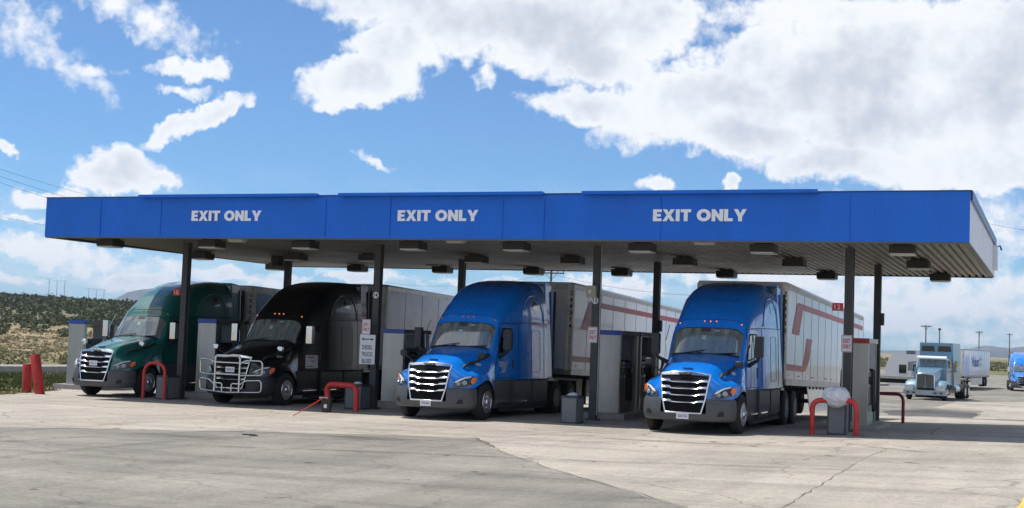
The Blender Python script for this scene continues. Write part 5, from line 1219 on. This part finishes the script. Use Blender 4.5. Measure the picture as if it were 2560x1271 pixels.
t = empty('caravan', (15.3, 80.5, at(12, 84)), R(262)); tag(t, 'white travel trailer with rounded nose and rooftop units behind the flatbed', 'caravan')
bm = bmesh.new(); H = 3.15; t.scale = (1, .64, 1); prof = [(-4.2, .75), (-4.45, 1.3), (-4.35, 2.0), (-3.9, 2.75), (-3.3, H), (3.9, H), (4.1, H-.15), (4.1, .6), (-3.7, .6)]
prism(bm, [(-1.22, y, z) for y, z in prof], (2.44, 0, 0)); bm_obj('body', bm, rv_white, t, 40, bevel=.05)
bm = bmesh.new()
for y in (-1.6, 1.8): box(bm, -.35, .35, y-.45, y+.45, H+.002, H+.30)
bm_obj('roof_unit', bm, plastic, t, bevel=.06)
for s in (-1, 1):
    for a_, b_2, c_, d_ in ((-2.6, -1.7, 1.6, 2.3), (.4, 1.9, 1.7, 2.3), (-.9, -.35, 1.8, 2.35)): bm = bmesh.new(); box(bm, s*1.235-.012, s*1.235+.012, a_, b_2, c_, d_); bm_obj('window', bm, glass_side, t)
bm = bmesh.new()
for s in (-1, 1): box(bm, s*1.235-.008, s*1.235+.008, -1.05, -.2, .8, 2.6); box(bm, s*1.232-.006, s*1.232+.006, -4.1, 3.9, 1.15, 1.28)
bm_obj('door', bm, mat('caravan_grey_panel', (.34, .35, .37), .4), t)
bm = bmesh.new(); box(bm, -1.1, 1.1, 1.0, 2.8, .3, .6); tube(bm, [(0, -4.2, .6), (0, -5.4, .55)], .06, 8); bm_obj('chassis', bm, frame_m, t)
for s in (-1, 1):
    for y in (1.3, 2.3): strip_wheel(t, s*1.05, y, .38, s, alu, False, rr=.38)
# white semi with box trailer, far
rz_ = R(-6)
def far_semi(loc, rz):
    t = empty('truck_tractor', loc, rz); tag(t, 'white truck tractor coupled to a white box trailer, mostly hidden behind the pale blue truck', 'truck')
    bm = bmesh.new(); v = box(bm, -1.1, 1.1, 0, 3.6, 1.0, 3.9)
    for q in (v[4], v[5]): q.co.y += 1.3
    bm_obj('cab', bm, white_paint, t, 50, bevel=.15)
    bm = bmesh.new(); v = box(bm, -1.0, 1.0, -1.9, .3, .6, 1.95)
    for q in (v[4], v[5]): q.co.z -= .45; q.co.y += .15
    bm_obj('hood', bm, white_paint, t, 50, bevel=.12)
    bm = bmesh.new(); prism(bm, [(-.9, .18, 2.0), (.9, .18, 2.0), (.86, .55, 2.75), (-.86, .55, 2.75)], (0, -.03, .01)); bm_obj('windshield', bm, glass, t)
    for s in (-1, 1): bm = bmesh.new(); box(bm, s*1.105-.008, s*1.105+.008, .6, 1.4, 1.9, 2.6); bm_obj('side_window', bm, glass_side, t)
    bm = bmesh.new(); box(bm, -.5, .5, -1.95, -1.88, .8, 1.45); bm_obj('grille', bm, frame_m, t)
    bm = bmesh.new(); box(bm, -.45, .45, -1.5, 6.2, .6, .95); bm_obj('chassis', bm, frame_m, t)
    for s in (-1, 1):
        strip_wheel(t, s*1.03, -.8, .5, s, alu); strip_wheel(t, s*.93, 4.3, .5, s, alu, True); strip_wheel(t, s*.93, 5.6, .5, s, alu, True)
        bm = bmesh.new(); box(bm, s*1.35-.1, s*1.35+.1, .2, .3, 1.9, 2.5); bm_obj('door_mirror', bm, chrome, t, bevel=.03)
        bm = bmesh.new(); box(bm, s*1.1-.03, s*1.1+.03, 3.4, 3.46, .85, .95); bm_obj('marker_lamp', bm, amber, t)
    return t
fx, fy = 15.2, 101.0; far_semi((fx, fy, at(fx, fy)), rz_)
dx_, dy_ = -math.sin(rz_), math.cos(rz_)
ft = make_trailer((fx+dx_*4.2, fy+dy_*4.2, at(fx, 130)+1.22), rz_, 0, 'white box trailer with faint blue lettering, standing in the far lot', trailer_white, None, None, False, skirt=True)
text('lettering', 'Walmart', 4.6, 1.05, (1.30, 6.8, 1.55), 'right', mat('faded_blue_lettering', (.13, .26, .45), .5), ft, .01, .004)
bm = bmesh.new()
for k in range(6):
    a = math.pi*k/3+.5; c_ = Vector((1.305, 9.9+.42*math.cos(a), 1.55+.42*math.sin(a))); d_ = Vector((0, math.cos(a), math.sin(a)))*.2; n_ = Vector((0, -math.sin(a), math.cos(a)))*.06; prism(bm, [c_-d_-n_, c_+d_-n_, c_+d_+n_, c_-d_+n_], (.003, 0, 0))
bm_obj('emblem', bm, mat('faded_orange_emblem', (.55, .35, .16), .5), ft)
# blue truck cut by the right edge of the frame
t = make_tractor((22.15, 111.5, at(22, 112)), R(4), blue_paint, 'distant blue truck tractor at the far right edge', chrome, '', lit=False)

# poles and wires ----------------------------------------------------
def pole(x, y, ztop, arm, label, braces=True, az_=0, lamp=False, r=.14):
    z0 = terr(x, y)-.3; t = empty('utility_pole', (x, y, z0), az_); tag(t, label, 'utility pole'); h = ztop-z0
    bm = bmesh.new(); tube(bm, [(0, 0, 0), (0, 0, h)], [r*1.15, r*.8], 10); bm_obj('shaft', bm, wood, t, 50)
    if arm:
        bm = bmesh.new(); box(bm, -arm, arm, -.16, -.05, h-.42, h-.28); bm_obj('crossarm', bm, wood, t)
        bm = bmesh.new()
        for x_ in (-arm*.92, -arm*.5, arm*.5, arm*.92): lathe(bm, [(h-.28, .04), (h-.18, .06), (h-.10, .05), (h-.08, .001)], 'Z', 8, (x_, -.1, 0))
        bm_obj('insulator', bm, mat('insulator_glaze', (.12, .11, .10), .3), t)
        if braces:
            bm = bmesh.new()
            for s in (-1, 1): tube(bm, [(0, -.1, h-1.1), (s*arm*.45, -.1, h-.42)], .025, 6)
            bm_obj('brace', bm, wood, t)
    if lamp:
        bm = bmesh.new(); box(bm, -.16, .16, -.12, .12, h, h+.26); bm_obj('lamp_head', bm, plastic, t, bevel=.03)
    return t
pole(-27.6, 108.5, 10.1, 1.5, 'wooden utility pole with braced crossarm rising behind the left blue truck', az_=.25)
pole(2.61, 229.4, 7.75, .95, 'utility pole with crossarm behind the pale blue truck', az_=.3, r=.13)
pole(8.19, 307.4, 8.3, .85, 'utility pole with crossarm above the far white trailer', az_=.3, r=.13)
pole(12.45, 395.7, 9.4, .9, 'utility pole with crossarm above the desert scrub, rightmost', az_=.3, r=.15)
pole(12.23, 136, 5.1, 0, 'short post with a box lamp head behind the pale blue truck', lamp=True, r=.075)
for i, (a, e, d_, h_) in enumerate(((41.45, 1.16, 1150, 26), (41.15, 1.12, 1150, 24), (40.85, 1.08, 1150, 24), (39.9, .95, 1350, 22), (39.6, .95, 1350, 20), (39.3, .98, 1350, 22))):
    x, y = CX-d_*math.sin(R(a)), CY_+d_*math.cos(R(a)); z = terr(x, y)
    p_ = pole(x, y, 2.1+d_*math.tan(R([1.78, 1.70, 1.72, 1.45, 1.42, 1.45][i])), 3.5, ['leftmost faint pylon pole on the hill crest', 'second faint pylon pole from the left on the hill crest', 'third faint pylon pole from the left on the hill crest', 'third faint pylon pole from the right on the hill crest', 'second faint pylon pole from the right on the hill crest', 'rightmost faint pylon pole on the hill crest'][i], False, .4, r=.2); p_['group'] = 'faint power poles on the hill crest'
def wire(pts, r, label, sag=0):
    (a, b) = map(Vector, pts); P_ = []
    for k in range(25): t_ = k/24; q = a.lerp(b, t_); q.z -= sag*4*t_*(1-t_); P_.append(q)
    bm = bmesh.new(); tube(bm, P_, r, 5); tag(bm_obj('power_line', bm, wire_m, None, 60), label, 'power line', 'overhead power lines')
wire(((-27.61, 21.81, 10.45), (-48.25, 89.0, 12.72)), 0.008, 'highest of the wires at the upper left, passing behind the canopy corner', 1)
wire(((-27.61, 21.84, 10.08), (-48.24, 89.08, 11.67)), 0.008, 'middle of the wires at the upper left, passing behind the canopy corner', 1)
wire(((-27.6, 21.86, 9.76), (-48.23, 89.14, 10.83)), 0.008, 'lowest of the three close wires at the upper left', 1)
wire(((-42.63, 37.38, 9.45), (-64.34, 93.3, 11.74)), 0.008, 'single wire crossing the sky left of the blue fascia', 0.5)
wire(((20.01, 41.4, 9.62), (25.09, 43.55, 8.79)), 0.008, 'dark wire crossing the sky right of the canopy end', 0.2)
wire(((-27.61, 108.51, 9.69), (0.62, 77.0, 6.33)), 0.014, 'wire running right from the braced pole behind the left blue truck', 0.6)
wire(((-27.61, 108.51, 9.69), (-63.78, 137.0, 9.62)), 0.014, 'wire running left from the braced pole behind the left blue truck', 1)
# tiny field sign and pale stones in the scrub on the left
bm = bmesh.new(); fx, fy = -32.0, 36.6; z = terr(fx, fy); box(bm, fx-.22, fx+.22, fy-.03, fy, z+.95, z+1.3); tube(bm, [(fx, fy+.03, z-.1), (fx, fy+.03, z+1.28)], .03, 6)
tag(bm_obj('field_sign', bm, mat('brown_sign_back', (.07, .055, .045), .7)), 'small dark sign on a stake in the scrub behind the leaning bollard', 'sign')

# ================================================================ air
bm = bmesh.new(); box(bm, -13000, 13000, -9000, 13500, -16, 330)
hz = bm_obj('haze', bm, None, None) if False else None
me = bpy.data.meshes.new('haze'); bm.to_mesh(me); bm.free(); hz = bpy.data.objects.new('haze', me); col.objects.link(hz)
hm = bpy.data.materials.new('haze_air'); hm.use_nodes = True; ht = hm.node_tree; ht.nodes.clear()
pvn = ht.nodes.new('ShaderNodeVolumePrincipled'); pvn.inputs['Color'].default_value = (.62, .78, 1, 1); pvn.inputs['Density'].default_value = 6.5e-5; pvn.inputs['Anisotropy'].default_value = .2
ho = ht.nodes.new('ShaderNodeOutputMaterial'); ht.links.new(pvn.outputs[0], ho.inputs['Volume']); me.materials.append(hm); tag(hz, kind='stuff')
